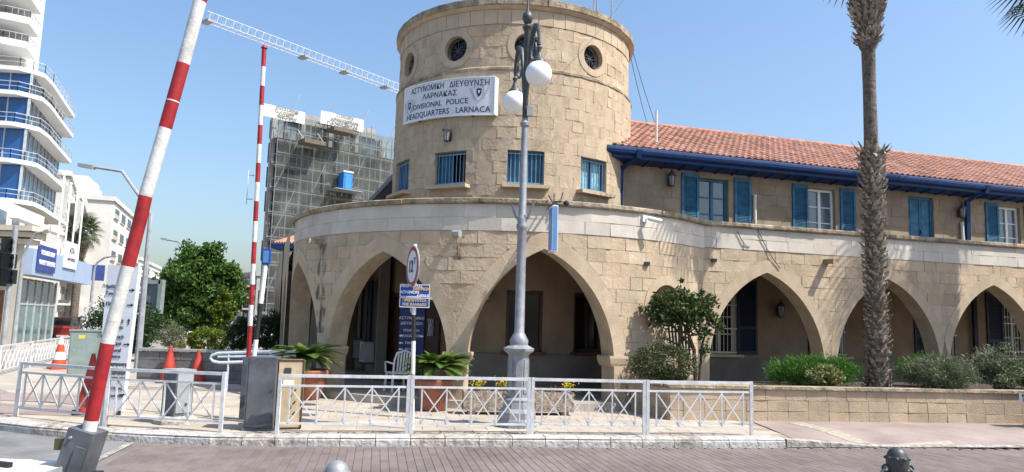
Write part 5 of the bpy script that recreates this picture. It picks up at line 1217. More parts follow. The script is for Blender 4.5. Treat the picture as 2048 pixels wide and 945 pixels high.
# -- big street tree beyond the low wall
def tree(name, label, pxc, pyc, wpx, hpx, Y, m, ncl, per, s, zb=.1, lobes=None, grp=None, tr=.16):
    c = at(pxc, pyc, Y); k = Y/1480; rx, rz = wpx/2*k, hpx/2*k
    T = thing(name, label, 'tree', (c.x, c.y, zb), 0, grp); cz = c.z-zb; mb = MB()
    L = lobes or [(0, 0, 1, 1)]
    for ox, oz, sx, sz in L: clumps(mb, (ox*rx, random.uniform(-.2, .2)*rx, cz+oz*rz), (rx*sx, rx*sx*.9, rz*sz), int(ncl*sx*sz), per, min(rx, rz)*.20, s, .55, .3, .55)
    mb.build('crown', m, T); t = MB(); limbs(t, (0, 0, -.1), (0, 0, cz+rz*.3), tr, 8, (rx*.6, rx*.6, rz*.6)); t.build('trunk', 'bark', T, smooth=True); return T
tree('street_tree', 'dense green street tree with rounded crown beyond the grey wall', 396, 588, 178, 194, 34, 'leaf_tree', 170, 80, .19, lobes=[(0, -.1, .78, .8), (-.38, .15, .5, .7), (.4, .1, .55, .65), (-.1, .5, .5, .45), (.55, -.35, .42, .45), (-.55, -.35, .4, .45), (-.3, .82, .2, .22), (.25, .8, .24, .2), (.72, .42, .2, .24), (-.78, .2, .2, .22), (.85, -.1, .16, .2)])
bush('lime_shrub', 'yellow-green young tree at the right foot of the big tree', 'shrub', 448, 618, 44, 80, 31, 'leaf_hedge', 30, 40, .16, zb=.1)
bush('round_hedge', 'clipped rounded yellow-green hedge bush behind the low grey wall', 'hedge', 417, 681, 92, 56, 29, 'leaf_hedge', 160, 34, .085, zb=.1, cr=.13, shell=.86)
bush('silver_shrub', 'silvery grey-green shrub between dark oleander and round hedge', 'shrub', 344, 672, 58, 62, 28.5, 'leaf_olive', 60, 34, .12, zb=.1, w=.22, up=.6)
bush('yellow_shrub', 'small yellowish plant beside the round hedge behind grey wall', 'shrub', 366, 692, 22, 30, 27.6, 'leaf_variegated', 22, 20, .12, zb=.1, w=.3, up=.8)
o = bush('oleander_bush', 'large dark oleander bush with white blossoms behind the totem', 'bush', 243, 655, 160, 128, 27, 'leaf_dark', 150, 48, .17, zb=.1, w=.28)
mb = MB(); c = at(215, 640, 27)-o.location
for k in range(130):
    d = rnd_dir(); d.y = -abs(d.y); p = c+Vector((d.x*1.1+.35, d.y*1.1, d.z*1.05)); 
    for j in range(3): leaf(mb, p+rnd_dir()*.04, .07, None, .9)
mb.build('blossoms', 'flower_white', o)
bush('cypress_shrub', 'dark conical evergreen left of the thin barrier pole', 'shrub', 482, 668, 60, 84, 25, 'leaf_dark', 90, 36, .12, zb=.1, w=.25, up=.9)
bush('cypress_shrub', 'dark evergreen shrub between the barrier poles and rotunda', 'shrub', 536, 664, 66, 92, 24, 'leaf_dark', 90, 36, .12, zb=.1, w=.25, up=.9)
# -- cycads: every frond its own piece
def frond_mesh(L, n, lw, droop, m='leaf_cycad', lift=.5):
    mb = MB(); pts = []
    for k in range(n+1):
        f = k/n; pts.append(Vector((L*f*cos(lift*(1-f)*.8), 0, L*(lift*f-droop*f*f))))
    mb.tube(pts, [.008*(1-.7*k/n) for k in range(n+1)], 4)
    for k in range(2, n):
        f = k/n; l = lw*sin(pi*min(1, f*.92+.1))**.6; t = (pts[k+1]-pts[k-1]).normalized()
        for s in (-1, 1):
            tip = pts[k]+t*l*.45+Vector((0, s*l*.85, -.12*l+.25*l)); b0, b1 = pts[k]-t*.016, pts[k]+t*.016; mb.poly([b0, b1, tip]) if s > 0 else mb.poly([b1, b0, tip])
    me = bpy.data.meshes.new('frond'); me.from_pydata(mb.v, [], mb.f); me.materials.append(MATS[m]); return me
def cycad(loc, size, nf, label):
    T = thing('cycad', label, 'cycad', loc, random.random()); h = .24
    MB().lathe([(.10, -.12), (.13, .05), (.12, h), (.05, h+.06)], (0, 0, 0), 12).build('stem', 'boots', T)
    var = [frond_mesh(size*q, 34, size*.24, dr, lift=lf) for q, dr, lf in ((1, .50, .52), (.95, .62, .45), (.9, .50, .8), (.6, .3, 1.0))]
    for k in range(nf):
        o = bpy.data.objects.new('frond', var[(k*7) % 3 if k < nf*.7 else 3-(k % 2)]); COL.objects.link(o); o.parent = T; o.location = (0, 0, h)
        o.rotation_euler = (random.uniform(-.25, .25), random.uniform(-.15, .15), 2.399*k); s = random.uniform(.85, 1.1); o.scale = (s, s, s)
cycad((POT1[0]+.05, POT1[1], .66), .74, 64, 'bright green cycad in the pot below the weight limit sign')
cycad((POT2[0], POT2[1], .70), .80, 56, 'darker cycad with drooping fronds behind the cream cabinet')
# -- climbing shrub by the round opening, with green slatted guard
V = bush('climbing_shrub', 'leggy climbing shrub spreading over the round opening of rotunda', 'shrub', 1362, 622, 168, 88, 15.75, 'leaf_vine', 52, 38, .105, depth=.45, zb=.68, cr=.20, w=.55, shell=.35)
mb = MB(); q = lambda px, py, Y=15.75: at(px, py, Y)-V.location
for pxc, pyc, n, r in ((1300, 622, 60, .14), (1283, 618, 40, .10), (1360, 580, 50, .12), (1364, 562, 22, .05), (1420, 600, 90, .16), (1428, 640, 120, .18), (1405, 668, 130, .2), (1440, 655, 60, .12), (1412, 700, 70, .15), (1385, 655, 90, .2), (1320, 600, 90, .2), (1405, 585, 30, .07)):
    for k in range(n): leaf(mb, q(pxc, pyc)+rnd_dir()*r*random.random()**.4, .10*random.uniform(.6, 1.2))
mb.build('shoots', 'leaf_vine', V)
t = MB(); t.tube([q(1392, 770), q(1388, 700), q(1372, 655), q(1350, 630)], [.045, .04, .03, .015], 6); t.tube([q(1398, 770), q(1404, 690), q(1420, 640)], [.03, .025, .012], 6); t.tube([q(1388, 700), q(1340, 645), q(1290, 620)], [.03, .02, .008], 6); t.build('branches', 'bark', V, smooth=True)
G = thing('slatted_guard', 'dark green slatted guard standing under the climbing shrub', 'trellis', (0, 0, 0))
for k in range(7):
    a, b = at(1337+k*6.5, 652, 15.9), at(1343+k*6, 712, 15.9); MB().bar(a, b, .04, .02, (0, 1, 0)).build('slat', mat('guard_green', (.015, .075, .06), .6), G)
for y in (664, 700): MB().bar(at(1335, y, 15.93), at(1383, y, 15.93), .03, .02, (0, 1, 0)).build('rail', mat('guard_green', (.015, .075, .06)), G)
p = at(1362, 700, 15.93); MB().bar((p.x, p.y, .6), p, .05, .05, (0, 1, 0)).build('stake', mat('guard_green', (.015, .075, .06)), G)
bush('dense_bush', 'dense dark rounded bush under the climbing shrub at planter corner', 'bush', 1325, 728, 146, 82, 15.2, 'leaf_bush', 190, 34, .055, zb=.66, depth=.6, cr=.14, shell=.8)
# -- planter beds along the wing
GRP = 'shrubs in the long planter'
bush('feathery_hedge', 'bright green feathery hedge in the planter left of the palm', 'hedge', 1626, 742, 218, 72, 15.8, 'leaf_bright', 300, 40, .10, zb=.66, depth=.45, cr=.17, w=.12, grp=GRP, shell=.55, up=1.0)
bush('variegated_shrub', 'small pale variegated shrub in front of the bright feathery hedge', 'shrub', 1650, 752, 76, 44, 15.15, 'leaf_variegated', 60, 22, .085, zb=.66, cr=.11, grp=GRP, depth=.25)
bush('feathery_hedge', 'bright green feathery hedge behind the grey shrubs right of palm', 'hedge', 1850, 740, 120, 62, 16.9, 'leaf_bright', 150, 36, .11, zb=.66, depth=.4, cr=.17, w=.12, grp=GRP, up=1.0)
bush('grey_shrub', 'sprawling grey-green shrub overhanging the planter coping right of palm', 'shrub', 1882, 748, 150, 78, 15.55, 'leaf_grey', 190, 40, .11, zb=.66, depth=.75, cr=.17, w=.14, grp=GRP, shell=.5, up=.7)
bush('grey_shrub', 'taller open grey-green shrub near the right picture edge', 'shrub', 1988, 730, 104, 96, 16.3, 'leaf_grey', 90, 36, .11, zb=.66, depth=.5, cr=.19, w=.2, grp=GRP, shell=.4, up=.6)
bush('silver_plant', 'small silvery plant on the planter edge by the motorcycle', 'plant', 2010, 765, 52, 34, 15.75, 'leaf_olive', 40, 22, .10, zb=.66, w=.25, grp=GRP, up=.5, depth=.25)
bush('feathery_hedge', 'bright green hedge at the far right of the planter', 'hedge', 2060, 752, 90, 44, 17.0, 'leaf_bright', 90, 36, .11, zb=.66, depth=.4, cr=.15, w=.14, grp=GRP, up=.9)
# -- flowers in the stone troughs
for px, py, Y, lab, m in ((957, 768, 14.3, 'yellow flowers in the trough, left of the lamp', 'flower_yellow'), (1008, 767, 14.3, 'yellow flowers in the trough, just left of the lamp post', 'flower_yellow'), (1134, 771, 14.45, 'yellow flowers in the trough right of the lamp', 'flower_yellow')):
    c = at(px, py, Y); T = thing('flowering_plant', lab, 'flowers', (c.x, c.y, .42), 0, 'flowers in stone troughs'); mb = MB()
    for k in range(70): leaf(mb, Vector((random.gauss(0, .07), random.gauss(0, .06), c.z-.42+random.gauss(0, .05))), .045, None, .9)
    mb.build('blossoms', m, T); mb = MB()
    for k in range(70): leaf(mb, Vector((random.gauss(0, .09), random.gauss(0, .07), random.uniform(0, c.z-.40))), .09, None, .35)
    mb.build('leaves', 'leaf_bush', T)
c = at(1106, 790, 14.45); T = thing('red_leaf_plant', 'reddish-brown leafy plant in the right stone trough', 'plant', (c.x, c.y, .42)); mb = MB()
for k in range(120): leaf(mb, Vector((random.gauss(0, .10), random.gauss(0, .06), random.uniform(-.02, .22))), .09, None, .3)
mb.build('leaves', leafmat('leaf_red', (.08, .03, .02), (.18, .07, .03)), T)
# -- fan palms with old leaf bases
def fan_mesh(R, n=22, pet=.9):
    mb = MB(); mb.tube([(0, 0, 0), (pet*.5, 0, .05), (pet, 0, .02)], [.03, .02, .015], 5)
    for k in range(n):
        a = -1.9+3.8*k/(n-1); l = R*(.75+.25*cos(a)); d0 = Vector((cos(a), sin(a), 0)); s = Vector((-sin(a), cos(a), 0))*.035; b = Vector((pet, 0, .02)); m1 = b+d0*l*.6+Z3*.04; e = b+d0*l-Z3*l*.28
        mb.poly([b, m1-s, m1+s]); mb.poly([m1-s, e, m1+s])
    me = bpy.data.meshes.new('frond'); me.from_pydata(mb.v, [], mb.f); me.materials.append(MATS['leaf_palm']); return me
def fan_palm(name, loc, prof, boots, crown_z, label, nfr=34, R=1.0, pet=.9, droop=(.1, 1.2), lean=0, grp=None, ring=.14):
    T = thing(name, label, 'palm tree', loc, 0, grp); X0 = lambda z: lean*z
    t = MB(); t.tube([(X0(z), 0, z) for r, z in prof], [r for r, z in prof], 16); t.build('trunk', 'trunk_palm', T, smooth=True)
    mb = MB()
    for z0, z1, out in boots:
        z = z0; k = 0
        while z < z1:
            r = None
            for (ra, za), (rb, zb) in zip(prof, prof[1:]):
                if za <= z <= zb: r = ra+(rb-ra)*(z-za)/max(1e-6, zb-za)
            r = r or prof[-1][0]; n = max(7, int(2*pi*r/.105))
            for j in range(n):
                a = 2*pi*(j+.5*(k % 2))/n+random.uniform(-.12, .12); d_ = Vector((cos(a), sin(a), 0)); s = Vector((-sin(a), cos(a), 0)); zz = z+random.uniform(-.03, .03)
                L = random.uniform(.09, .16)*out; w = random.uniform(.035, .06); lift = random.uniform(.5, 1.2)*(1 if out < 1.4 or random.random() < .6 else -.4)
                b = Vector((X0(zz), 0, zz))+d_*r*.94; m_ = b+d_*L*.55+Z3*L*.55*lift; e = m_+d_*L*.5*random.uniform(.3, 1)+Z3*L*.45*lift+s*random.uniform(-.03, .03)
                i = len(mb.v); mb.v += [tuple(b-s*w), tuple(b+s*w), tuple(m_+s*w*.8), tuple(m_-s*w*.8), tuple(e+s*w*.35), tuple(e-s*w*.35), tuple(m_+d_*.02-Z3*.03)]
                mb.f += [(i, i+1, i+2, i+3), (i+3, i+2, i+4, i+5), (i+1, i, i+6), (i+2, i+1, i+6), (i, i+3, i+6), (i+5, i+4, i+6)]
            z += ring*random.uniform(.7, .95); k += 1
    if mb.v: mb.build('leaf_bases', 'boots', T, kind='stuff')
    if nfr:
        me = [fan_mesh(R, 22, pet), fan_mesh(R*.9, 20, pet*1.1)]
        for k in range(nfr):
            o = bpy.data.objects.new('frond', me[k % 2]); COL.objects.link(o); o.parent = T; f = k/nfr
            o.location = (X0(crown_z), 0, crown_z+.35*(1-f)); o.rotation_euler = (random.uniform(-.3, .3), -(1.15-(1.15+droop[1])*f)+random.uniform(-.1, .1), 2.4*k)
    return T
pb_ = at(1757, 775, 16.0); z_ = lambda y, x=1745: at(x, y, 16.0).z-.66
fan_palm('fan_palm', (pb_.x, 16.0, .66), [(.26, 0), (.20, .3), (.18, 1.5), (.19, z_(420)), (.22, z_(330)), (.24, z_(305)), (.15, z_(292)), (.145, z_(270)), (.135, z_(180)), (.145, z_(102)), (.19, z_(95)), (.24, z_(78)), (.20, z_(60)), (.26, z_(45)), (.32, z_(20)), (.30, z_(-20)), (.2, z_(-60))],
         [(0, z_(312), 1.0), (z_(312), z_(296), 1.7), (z_(88), z_(-20), 1.15)], z_(-95), 'tall fan palm with ragged leaf bases in front of the wing', 34, 1.05, .75, (.1, .30), lean=.0, grp='fan palms by the wing')
fan_palm('fan_palm', (14.72, 18.0, .66), [(.34, 0), (.27, .5), (.25, 4.0), (.28, 5.6), (.38, 6.2), (.40, 9.2), (.25, 10.0)], [(0, 9.9, 1.1)], 10.15, 'second fan palm standing right of the picture, its fronds at the top right corner', 34, 1.25, 1.15, (.1, .55), grp='fan palms by the wing')
# ================================================================== buildings and street beyond, to the left
mat('letter_grey', (.20, .20, .20), .6)
mat('tower_white', (.74, .73, .70), .6, var=.05, scale=.6)
mat('glass_blue', (.02, .11, .34), .10, var=.25, scale=.35, spec=.8)
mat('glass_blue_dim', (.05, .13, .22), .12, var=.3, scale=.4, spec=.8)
mat('cream_wall', (.62, .55, .43), .85, var=.08, scale=.6, stain=.2)
mat('flat_white', (.62, .60, .56), .85, var=.06, scale=.5, stain=.25, stcol=(.45, .42, .38))
mat('flat_beige', (.52, .43, .34), .85, var=.1, scale=.5)
mat('shop_glass', (.09, .17, .17), .06, var=.35, scale=.5, spec=.9)
mat('rail_steel', (.55, .57, .6), .35, metal=.3)
def ztop(px, py, Y): return at(px, py, Y).z
# ---- glass-fronted tower block with curved white balconies
K0 = at(45, 330, 44); K1 = at(112, 380, 54); KA = Vector((K0.x-16, K0.y-1.5, 0)); K0 = Vector((K0.x, K0.y, 0)); K1 = Vector((K1.x, K1.y, 0))
GT = thing('glass_tower', 'white apartment tower with blue glass storeys and curved balconies', 'building', tuple(K0)); GT.location = (0, 0, 0)
dB = (K1-K0).normalized(); dA = (KA-K0).normalized(); nB = Vector((dB.y, -dB.x, 0)); nA = Vector((-dA.y, dA.x, 0))
LB = (K1-K0).length
zs = [ztop(55, y, 44) for y in (409, 330, 258, 196, 148)]
def slab_outline(ext, inn=0):      # balcony plan: along face A, round the corner, along face B
    pts = [KA+nA*ext]
    cc = K0+dA*2.2+dB*2.2
    a = K0+dA*2.2+nA*ext; b = K0+dB*2.2+nB*ext
    pts += [a, a.lerp(K0+(nA+nB)*ext*.9, .62), (a+b)/2*.35+(K0+(nA+nB)*ext*.9)*.65, b.lerp(K0+(nA+nB)*ext*.9, .62), b, K1+nB*ext*1.0]
    return pts
mb = MB(); back = [K1+dA*18, KA+dB*14]
zlo, zhi = zs[0]-3.4, zs[-1]
for k, z in enumerate(zs):
    o = slab_outline(.85-.03*k); poly = [(p.x, p.y) for p in o]+[((K1-nB*2).x, (K1-nB*2).y), ((KA-nA*2).x, (KA-nA*2).y)]
    s = MB(); s.prism(poly, (0, 0, z), (1, 0, 0), (0, 1, 0), (0, 0, 1), .26); s = s.build('balcony_slab', 'tower_white', GT)
    r = MB(); hs = .55
    for a, b in zip(o, o[1:]):
        r.bar(a+Z3*(z+.26+hs), b+Z3*(z+.26+hs), .04); r.bar(a+Z3*(z+.26+hs*.5), b+Z3*(z+.26+hs*.5), .03)
        n = max(1, int((b-a).length/1.1))
        for j in range(n+1): p = a.lerp(b, j/n); r.bar(p+Z3*(z+.24), p+Z3*(z+.26+hs), .03)
    r.build('balcony_rail', 'rail_steel', s)
    if k < 4:
        h = zs[k+1]-z-.26
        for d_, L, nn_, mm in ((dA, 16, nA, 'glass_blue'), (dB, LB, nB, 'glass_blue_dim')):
            n = int(L/1.2)
            for j in range(n): MB().box(K0+d_*(L*(j+.5)/n)+Z3*(z+.26+h/2)-nn_*.06, (L/n-.08, .06, h), d_, nn_, Z3).build('glass_panel', mm, GT)
        fr = MB()
        for d_, L, nn_ in ((dA, 16, nA), (dB, LB, nB)):
            n = int(L/1.2)
            for j in range(n+1): fr.box(K0+d_*(L*j/n)+Z3*(z+.26+h/2)-nn_*.03, (.07, .10, h), d_, nn_, Z3)
        fr.build('mullions', 'rail_steel', GT, kind='stuff')
core = MB(); core.prism([(p.x, p.y) for p in (K0-nA*.3-nB*.3, K1-nB*.3, K1+dA*15, KA-nA*.3+dB*9)], (0, 0, 0), (1, 0, 0), (0, 1, 0), (0, 0, 1), zhi+.2); core.build('core_wall', 'cream_wall', GT)
U = MB(); uz = zhi+.26; P0, P1 = K0+dB*1.0+dA*1.0, K0+dB*6.0+dA*.5      # white upper storeys, set back
U.prism([(p.x, p.y) for p in (K0+dB*2.4-nB*1.0, K0+dB*6.2-nB*1.0, K0+dB*6.2+dA*14, K0+dB*2.4+dA*14)], (0, 0, uz), (1, 0, 0), (0, 1, 0), (0, 0, 1), 16); U.build('upper_wall', 'tower_white', GT)
for k in range(5):
    z = uz+1.55*(k+1)-.2; s = MB(); cpt = K0+dB*2.0+dA*1.5; o = [KA+nA*.3, K0+dA*3.2+nA*.8, K0+dA*1.6+nA*.6, K0+dA*.5+nA*.0, K0+dA*.4+dB*2.4]
    s.prism([(p.x, p.y) for p in o+[K0+dB*2.45+dA*14]], (0, 0, z), (1, 0, 0), (0, 1, 0), (0, 0, 1), .42); s = s.build('balcony', 'tower_white', GT); r = MB()
    for a, b in zip(o, o[1:]):
        r.bar(a+Z3*(z+.85), b+Z3*(z+.85), .035)
        for j in range(5): p = a.lerp(b, j/4); r.bar(p+Z3*(z+.42), p+Z3*(z+.85), .025)
    r.build('balcony_rail', 'rail_steel', s)
    for j in range(4): MB().box(K0+dB*2.36+dA*(2.0+j*1.9)+Z3*(z-.55), (1.4, .06, 1.0), dA, nA, Z3).build('window', 'glass_sky', GT)
# ---- shop building below it
S0, S1 = at(12, 668, 36), at(102, 664, 43); S0 = Vector((S0.x, S0.y, 0)); S1 = Vector((S1.x, S1.y, 0)); sd = (S1-S0).normalized(); sn = Vector((sd.y, -sd.x, 0)); SLn = (S1-S0).length
SB = thing('shop_building', 'low white shop building with glass front and blue fascia sign', 'building', (0, 0, 0)); zf = ztop(110, 566, 43); zg = ztop(110, 548, 43)
MB().box(S0+sd*SLn/2-sn*5+Z3*(zf/2), (SLn, 9.8, zf), sd, sn, Z3).build('wall', 'glass_dark', SB)
n = 6
for k in range(n): MB().box(S0+sd*(SLn*(k+.5)/n)+Z3*(zf/2), (SLn/n-.10, .05, zf-.2), sd, sn, Z3).build('glass_panel', 'shop_glass', SB)
fr = MB()
for k in range(n+1): fr.box(S0+sd*(SLn*k/n)+sn*.03+Z3*(zf/2), (.10, .10, zf), sd, sn, Z3)
fr.box(S0+sd*SLn/2+sn*.03+Z3*(zf*.62), (SLn, .08, .08), sd, sn, Z3); fr.build('mullions', 'rail_steel', SB)
FE = S0+sd*(SLn+4.5)
MB().box(S0.lerp(FE, .5)+sn*.4+Z3*(zf+.75), ((FE-S0).length, .8, 1.3), sd, sn, Z3).build('fascia', mat('fascia_blue', (.33, .42, .55), .5, var=.06, scale=.4), SB)
b_ = MB().box(S0+sd*2.0+sn*.85+Z3*(zf+1.0), (3.0, .08, 1.3), sd, sn, Z3).build('shop_sign', mat('shop_navy', (.04, .07, .24), .5), SB)
for t, z in (('NICOLAIDES GROUP', 1.28), ('PROPERTY DEVELOPERS', .78)): lettering(t, .32, S0+sd*2.0+sn*.90+Z3*(zf+z), sd, (0, 0, 1), sn, 'letter_white', SB, sx=.78, bold=.01)
b_ = MB().box(S0+sd*6.4+sn*.85+Z3*(zf+1.55), (2.6, .08, 1.5), sd, sn, Z3).build('shop_sign', 'sign_white', SB); lettering('ATA', .5, S0+sd*6.4+sn*.90+Z3*(zf+1.8), sd, (0, 0, 1), sn, 'letter_black', SB); lettering('LAW OFFICES', .26, S0+sd*6.4+sn*.90+Z3*(zf+1.3), sd, (0, 0, 1), sn, 'letter_black', SB)
MB().box(S0+sd*(SLn+4.6)+sn*1.1+Z3*(zf+.9), (.2, .8, 1.0), sd, sn, Z3).build('projecting_sign', mat('shop_navy', (.04, .07, .24)), SB)
for z0, z1, off in ((ztop(70, 517, 39.5), ztop(70, 482, 39.5), .3), (ztop(70, 452, 39.5), ztop(70, 444, 39.5), .0)):
    s = MB().box(S0+sd*(SLn/2+1)-sn*(.4-off)+Z3*((z0+z1)/2), (SLn+1, .5, z1-z0), sd, sn, Z3); s.build('terrace_parapet', 'tower_white', SB)
MB().box(S0+sd*(SLn/2+1)-sn*2.4+Z3*(zf+2.2), (SLn, 2.4, 3.4), sd, sn, Z3).build('upper_wall', 'flat_white', SB)
for k in range(4): MB().box(S0+sd*(1.5+k*2.0)-sn*1.18+Z3*(zf+2.9), (1.0, .06, .9), sd, sn, Z3).build('window', 'glass_sky', SB)
for k in range(4):
    p = S0+sd*(SLn*.72+k*1.5)+sn*.4; F = thing('flag_pole', ['first', 'second', 'third', 'last'][k]+' white flag pole on the shop fascia counting from the blue sign', 'flag pole', (p.x, p.y, zf+1.4), 0, 'flag poles on the shop fascia')
    MB().tube([(0, 0, 0), (0, 0, 4.6-.25*k)], .055, 8).build('pole', 'white_paint', F); MB().ball((0, 0, 4.62-.25*k), .09, 8, 6).build('finial', 'white_paint', F)
    if k % 2 == 0: m = MB(); m.prism([(0, 0), (.35, -.5), (.28, -1.9), (.12, -2.2), (0, -1.8)], (0, 0, 4.4-.25*k), (1, 0, 0), (0, 0, 1), (0, 1, 0), .03); m.build('flag', 'off_white', F)
# ---- cream corner house at the left edge
CH_ = thing('cream_house', 'old cream house with moulded cornice at the left picture edge', 'house', (0, 0, 0)); c0 = at(30, 672, 33); zc = ztop(20, 470, 33)
MB().prism([(c0.x, 33), (c0.x*34/33, 34), (c0.x-7, 34), (c0.x-7, 33)], (0, 0, 0), (1, 0, 0), (0, 1, 0), (0, 0, 1), zc).build('wall', 'cream_wall', CH_)
for z, e in ((zc, .5), (zc+.25, .7), (zc-.3, .3)): MB().box((c0.x-3.5+e/2, 33.3-e/2, z), (7+e, .6+e, .22)).build('cornice', 'cream_wall', CH_)
MB().box((c0.x-1.1, 32.97, zc-1.5), (1.2, .1, 1.6)).build('window', 'glass_dark', CH_); MB().box((c0.x-1.1, 32.92, zc-.6), (1.6, .2, .16)).build('window_hood', 'cream_wall', CH_)
MB().box((c0.x-1.3, 32.97, 1.4), (1.3, .1, 2.6)).build('door', 'wood_brown', CH_)
# ---- traffic signal seen from the side
TS = thing('traffic_signal', 'black traffic signal heads on a pale post at the left edge', 'traffic signal', (0, 0, 0)); Yt = 21.0; a = at(6, 690, Yt)
MB().tube([(a.x, Yt, .05), (a.x, Yt, ztop(6, 452, Yt))], .07, 10).build('post', 'grey_light', TS)
for k in range(3):
    c = at(18, 492+k*31, Yt); h = MB().box(c, (.30, .24, .40)).build('signal_head', 'black_paint', TS)
    for j in (-.1, .1): m = MB(); m.tube([c+Vector((.13, -.12, j)), c+Vector((.22, -.24, j-.01))], [.07, .075], 8, False); m.build('visor', 'black_paint', h)
# ---- white apartment block with rows of windows
def flats(name, label, A, B, H, deep, floors, cols, wm_, wz, gz, first=2.5, side=None, m2='flat_beige', balc=False):
    """facade from A to B (seen face), depth going back from A"""
    T = thing(name, label, 'building', tuple(A)); T.location = (0, 0, 0); d_ = (B-A).normalized(); n_ = Vector((d_.y, -d_.x, 0)); L = (B-A).length
    MB().box(A+d_*L/2-n_*deep/2+Z3*H/2, (L, deep, H), d_, n_, Z3).build('wall', wm_, T)
    MB().box(A+d_*L/2-n_*deep/2+Z3*(H+.25), (L+.4, deep+.4, .5), d_, n_, Z3).build('parapet', wm_, T)
    fh = (H-first)/floors; src = None
    for f in range(floors):
        for c in range(cols):
            u = L*(c+.5)/cols; z = first+fh*(f+.5); O = A+d_*u+n_*.03+Z3*z
            w = MB().box(O, (L/cols*wz, .16, fh*gz), d_, n_, Z3).build('window', 'off_white', T); MB().box(O+n_*.06, (L/cols*wz-.25, .10, fh*gz-.25), d_, n_, Z3).build('pane', 'glass_dark', w)
            if (f*3+c) % 3 == 0: MB().box(O+n_*.09-Z3*fh*gz*.28, (L/cols*wz-.2, .12, fh*gz*.38), d_, n_, Z3).build('shutter', m2, w)
        if balc:
            b = MB().box(A+d_*L/2+n_*.7+Z3*(first+fh*f+.1), (L*.9, 1.4, .2), d_, n_, Z3).build('balcony', wm_, T); MB().box(A+d_*L/2+n_*1.38+Z3*(first+fh*f+.65), (L*.9, .06, .9), d_, n_, Z3).build('balcony_front', m2, b)
    return T, d_, n_, L
Yf = 82; A = at(205, 640, Yf); B = at(266, 640, 104); A.z = B.z = 0
FT, d_, n_, L = flats('apartment_block', 'white apartment block with blank side wall and many windows', A, B, ztop(205, 402, Yf), 16, 6, 5, 'flat_white', .62, .52, 0, 4)
hT = ztop(205, 402, Yf)
for x0, x1, y0, y1, m in ((.25, .9, 5, 11, 'flat_beige'), (.05, .35, 3, 9, 'flat_white')): MB().box(A+d_*L*(x0+x1)/2-n_*(y0+y1)/2+Z3*(hT+1.4), (L*(x1-x0), y1-y0, 2.8), d_, n_, Z3).build('penthouse', m, FT)
for k in range(3): MB().box(A+d_*(3+k*6)-n_*(2.5+k)+Z3*(hT+1.0), (1.8, 1.2, 1.0), d_, n_, (0, 0, 1)).build('water_tank', 'off_white', FT)
A2 = at(110, 640, 70); B2 = at(131, 640, 84); A2.z = B2.z = 0; flats('balcony_block', 'narrow cream block with balconies between glass tower and white flats', A2, B2, ztop(115, 352, 70), 9, 6, 2, 'flat_white', .7, .6, 0, 4, m2='flat_white', balc=True)
A3 = at(268, 640, 112); B3 = at(312, 640, 135); A3.z = B3.z = 0; flats('pale_block', 'pale block with stepped roof just left of the big tree', A3, B3, ztop(268, 520, 112), 14, 4, 4, 'flat_white', .7, .5, 0, 4, m2='flat_white', balc=True)
A4 = at(478, 640, 92); B4 = at(508, 640, 88); A4.z = B4.z = 0; flats('grey_block', 'grey apartment block glimpsed between the big tree and barrier poles', A4, B4, ztop(490, 555, 92), 10, 5, 3, 'concrete', .8, .5, 0, 2, m2='grey_light', balc=True)
A5 = at(60, 640, 120); B5 = at(215, 640, 150); A5.z = B5.z = 0; flats('street_terrace', 'low row of shops closing the far end of side street', A5, B5, 7, 8, 2, 7, 'cream_wall', .6, .5, 0, 3)
A6 = at(300, 640, 170); B6 = at(500, 640, 170); A6.z = B6.z = 0; flats('distant_terrace', 'distant pale terrace hidden behind the big tree', A6, B6, 6, 8, 2, 8, 'flat_white', .6, .5, 0, 1)
# ---- scaffolded tower under construction
za = ztop(516, 232, 60); Q0 = at(518, 640, 60); Q1 = onz(790, 285, za); Q0.z = Q1.z = 0
CS = thing('construction_tower', 'unfinished glass apartment tower wrapped in scaffolding and netting', 'building', (0, 0, 0)); d_ = (Q1-Q0).normalized(); n_ = Vector((d_.y, -d_.x, 0)); L = (Q1-Q0).length
NF = 9; fh = za/NF; at_ = lambda u, o, z: Q0+d_*u+n_*o+Vector((0, 0, z))
r0 = Q0.normalized(); r1 = Q1.normalized(); pl_ = lambda e0, e1, back: [(p.x, p.y) for p in (at_(e0, -.8, 0), at_(L-e0, -.8, 0), at_(L-e0, -.8, 0)+r1*back, at_(e0, -.8, 0)+r0*back)]
MB().prism(pl_(.3, 0, 8), (0, 0, 0), (1, 0, 0), (0, 1, 0), (0, 0, 1), za).build('core_wall', mat('raw_concrete', (.15, .15, .14), .9, var=.2, scale=.5), CS)
mat('frost', (.30, .40, .44), .3, var=.25, scale=.5); random.seed(21)
for f in range(NF):
    MB().prism([(p.x, p.y) for p in (at_(0, .25, 0), at_(L, .25, 0), at_(L, .25, 0)+r1*8, at_(0, .25, 0)+r0*8)], (0, 0, fh*f), (1, 0, 0), (0, 1, 0), (0, 0, 1), .26).build('floor_slab', 'concrete', CS)
    for c in range(9):
        if f == 0 or random.random() < .12: continue
        MB().box(at_(L*(c+.5)/9, -.7, fh*(f+.55)), (L/9-.15, .08, fh-.35), d_, n_, Z3).build('glass_panel', random.choice(['glass_blue_dim', 'frost', 'shop_glass', 'glass_dark', 'glass_dark', 'raw_concrete']), CS)
    for c in range(5): MB().box(at_(L*(c+.1)/4.6, -.35, fh*(f+.5)), (.35, .35, fh), d_, n_, Z3).build('column', 'concrete', CS)
MB().prism([(p.x, p.y) for p in (at_(L*.12, -.4, 0), at_(L*.84, -.4, 0), at_(L*.84, -.4, 0)+r1*5, at_(L*.12, -.4, 0)+r0*5)], (0, 0, za), (1, 0, 0), (0, 1, 0), (0, 0, 1), .9).build('roof_storey', 'concrete', CS)
sc_ = MB(); NV = 11
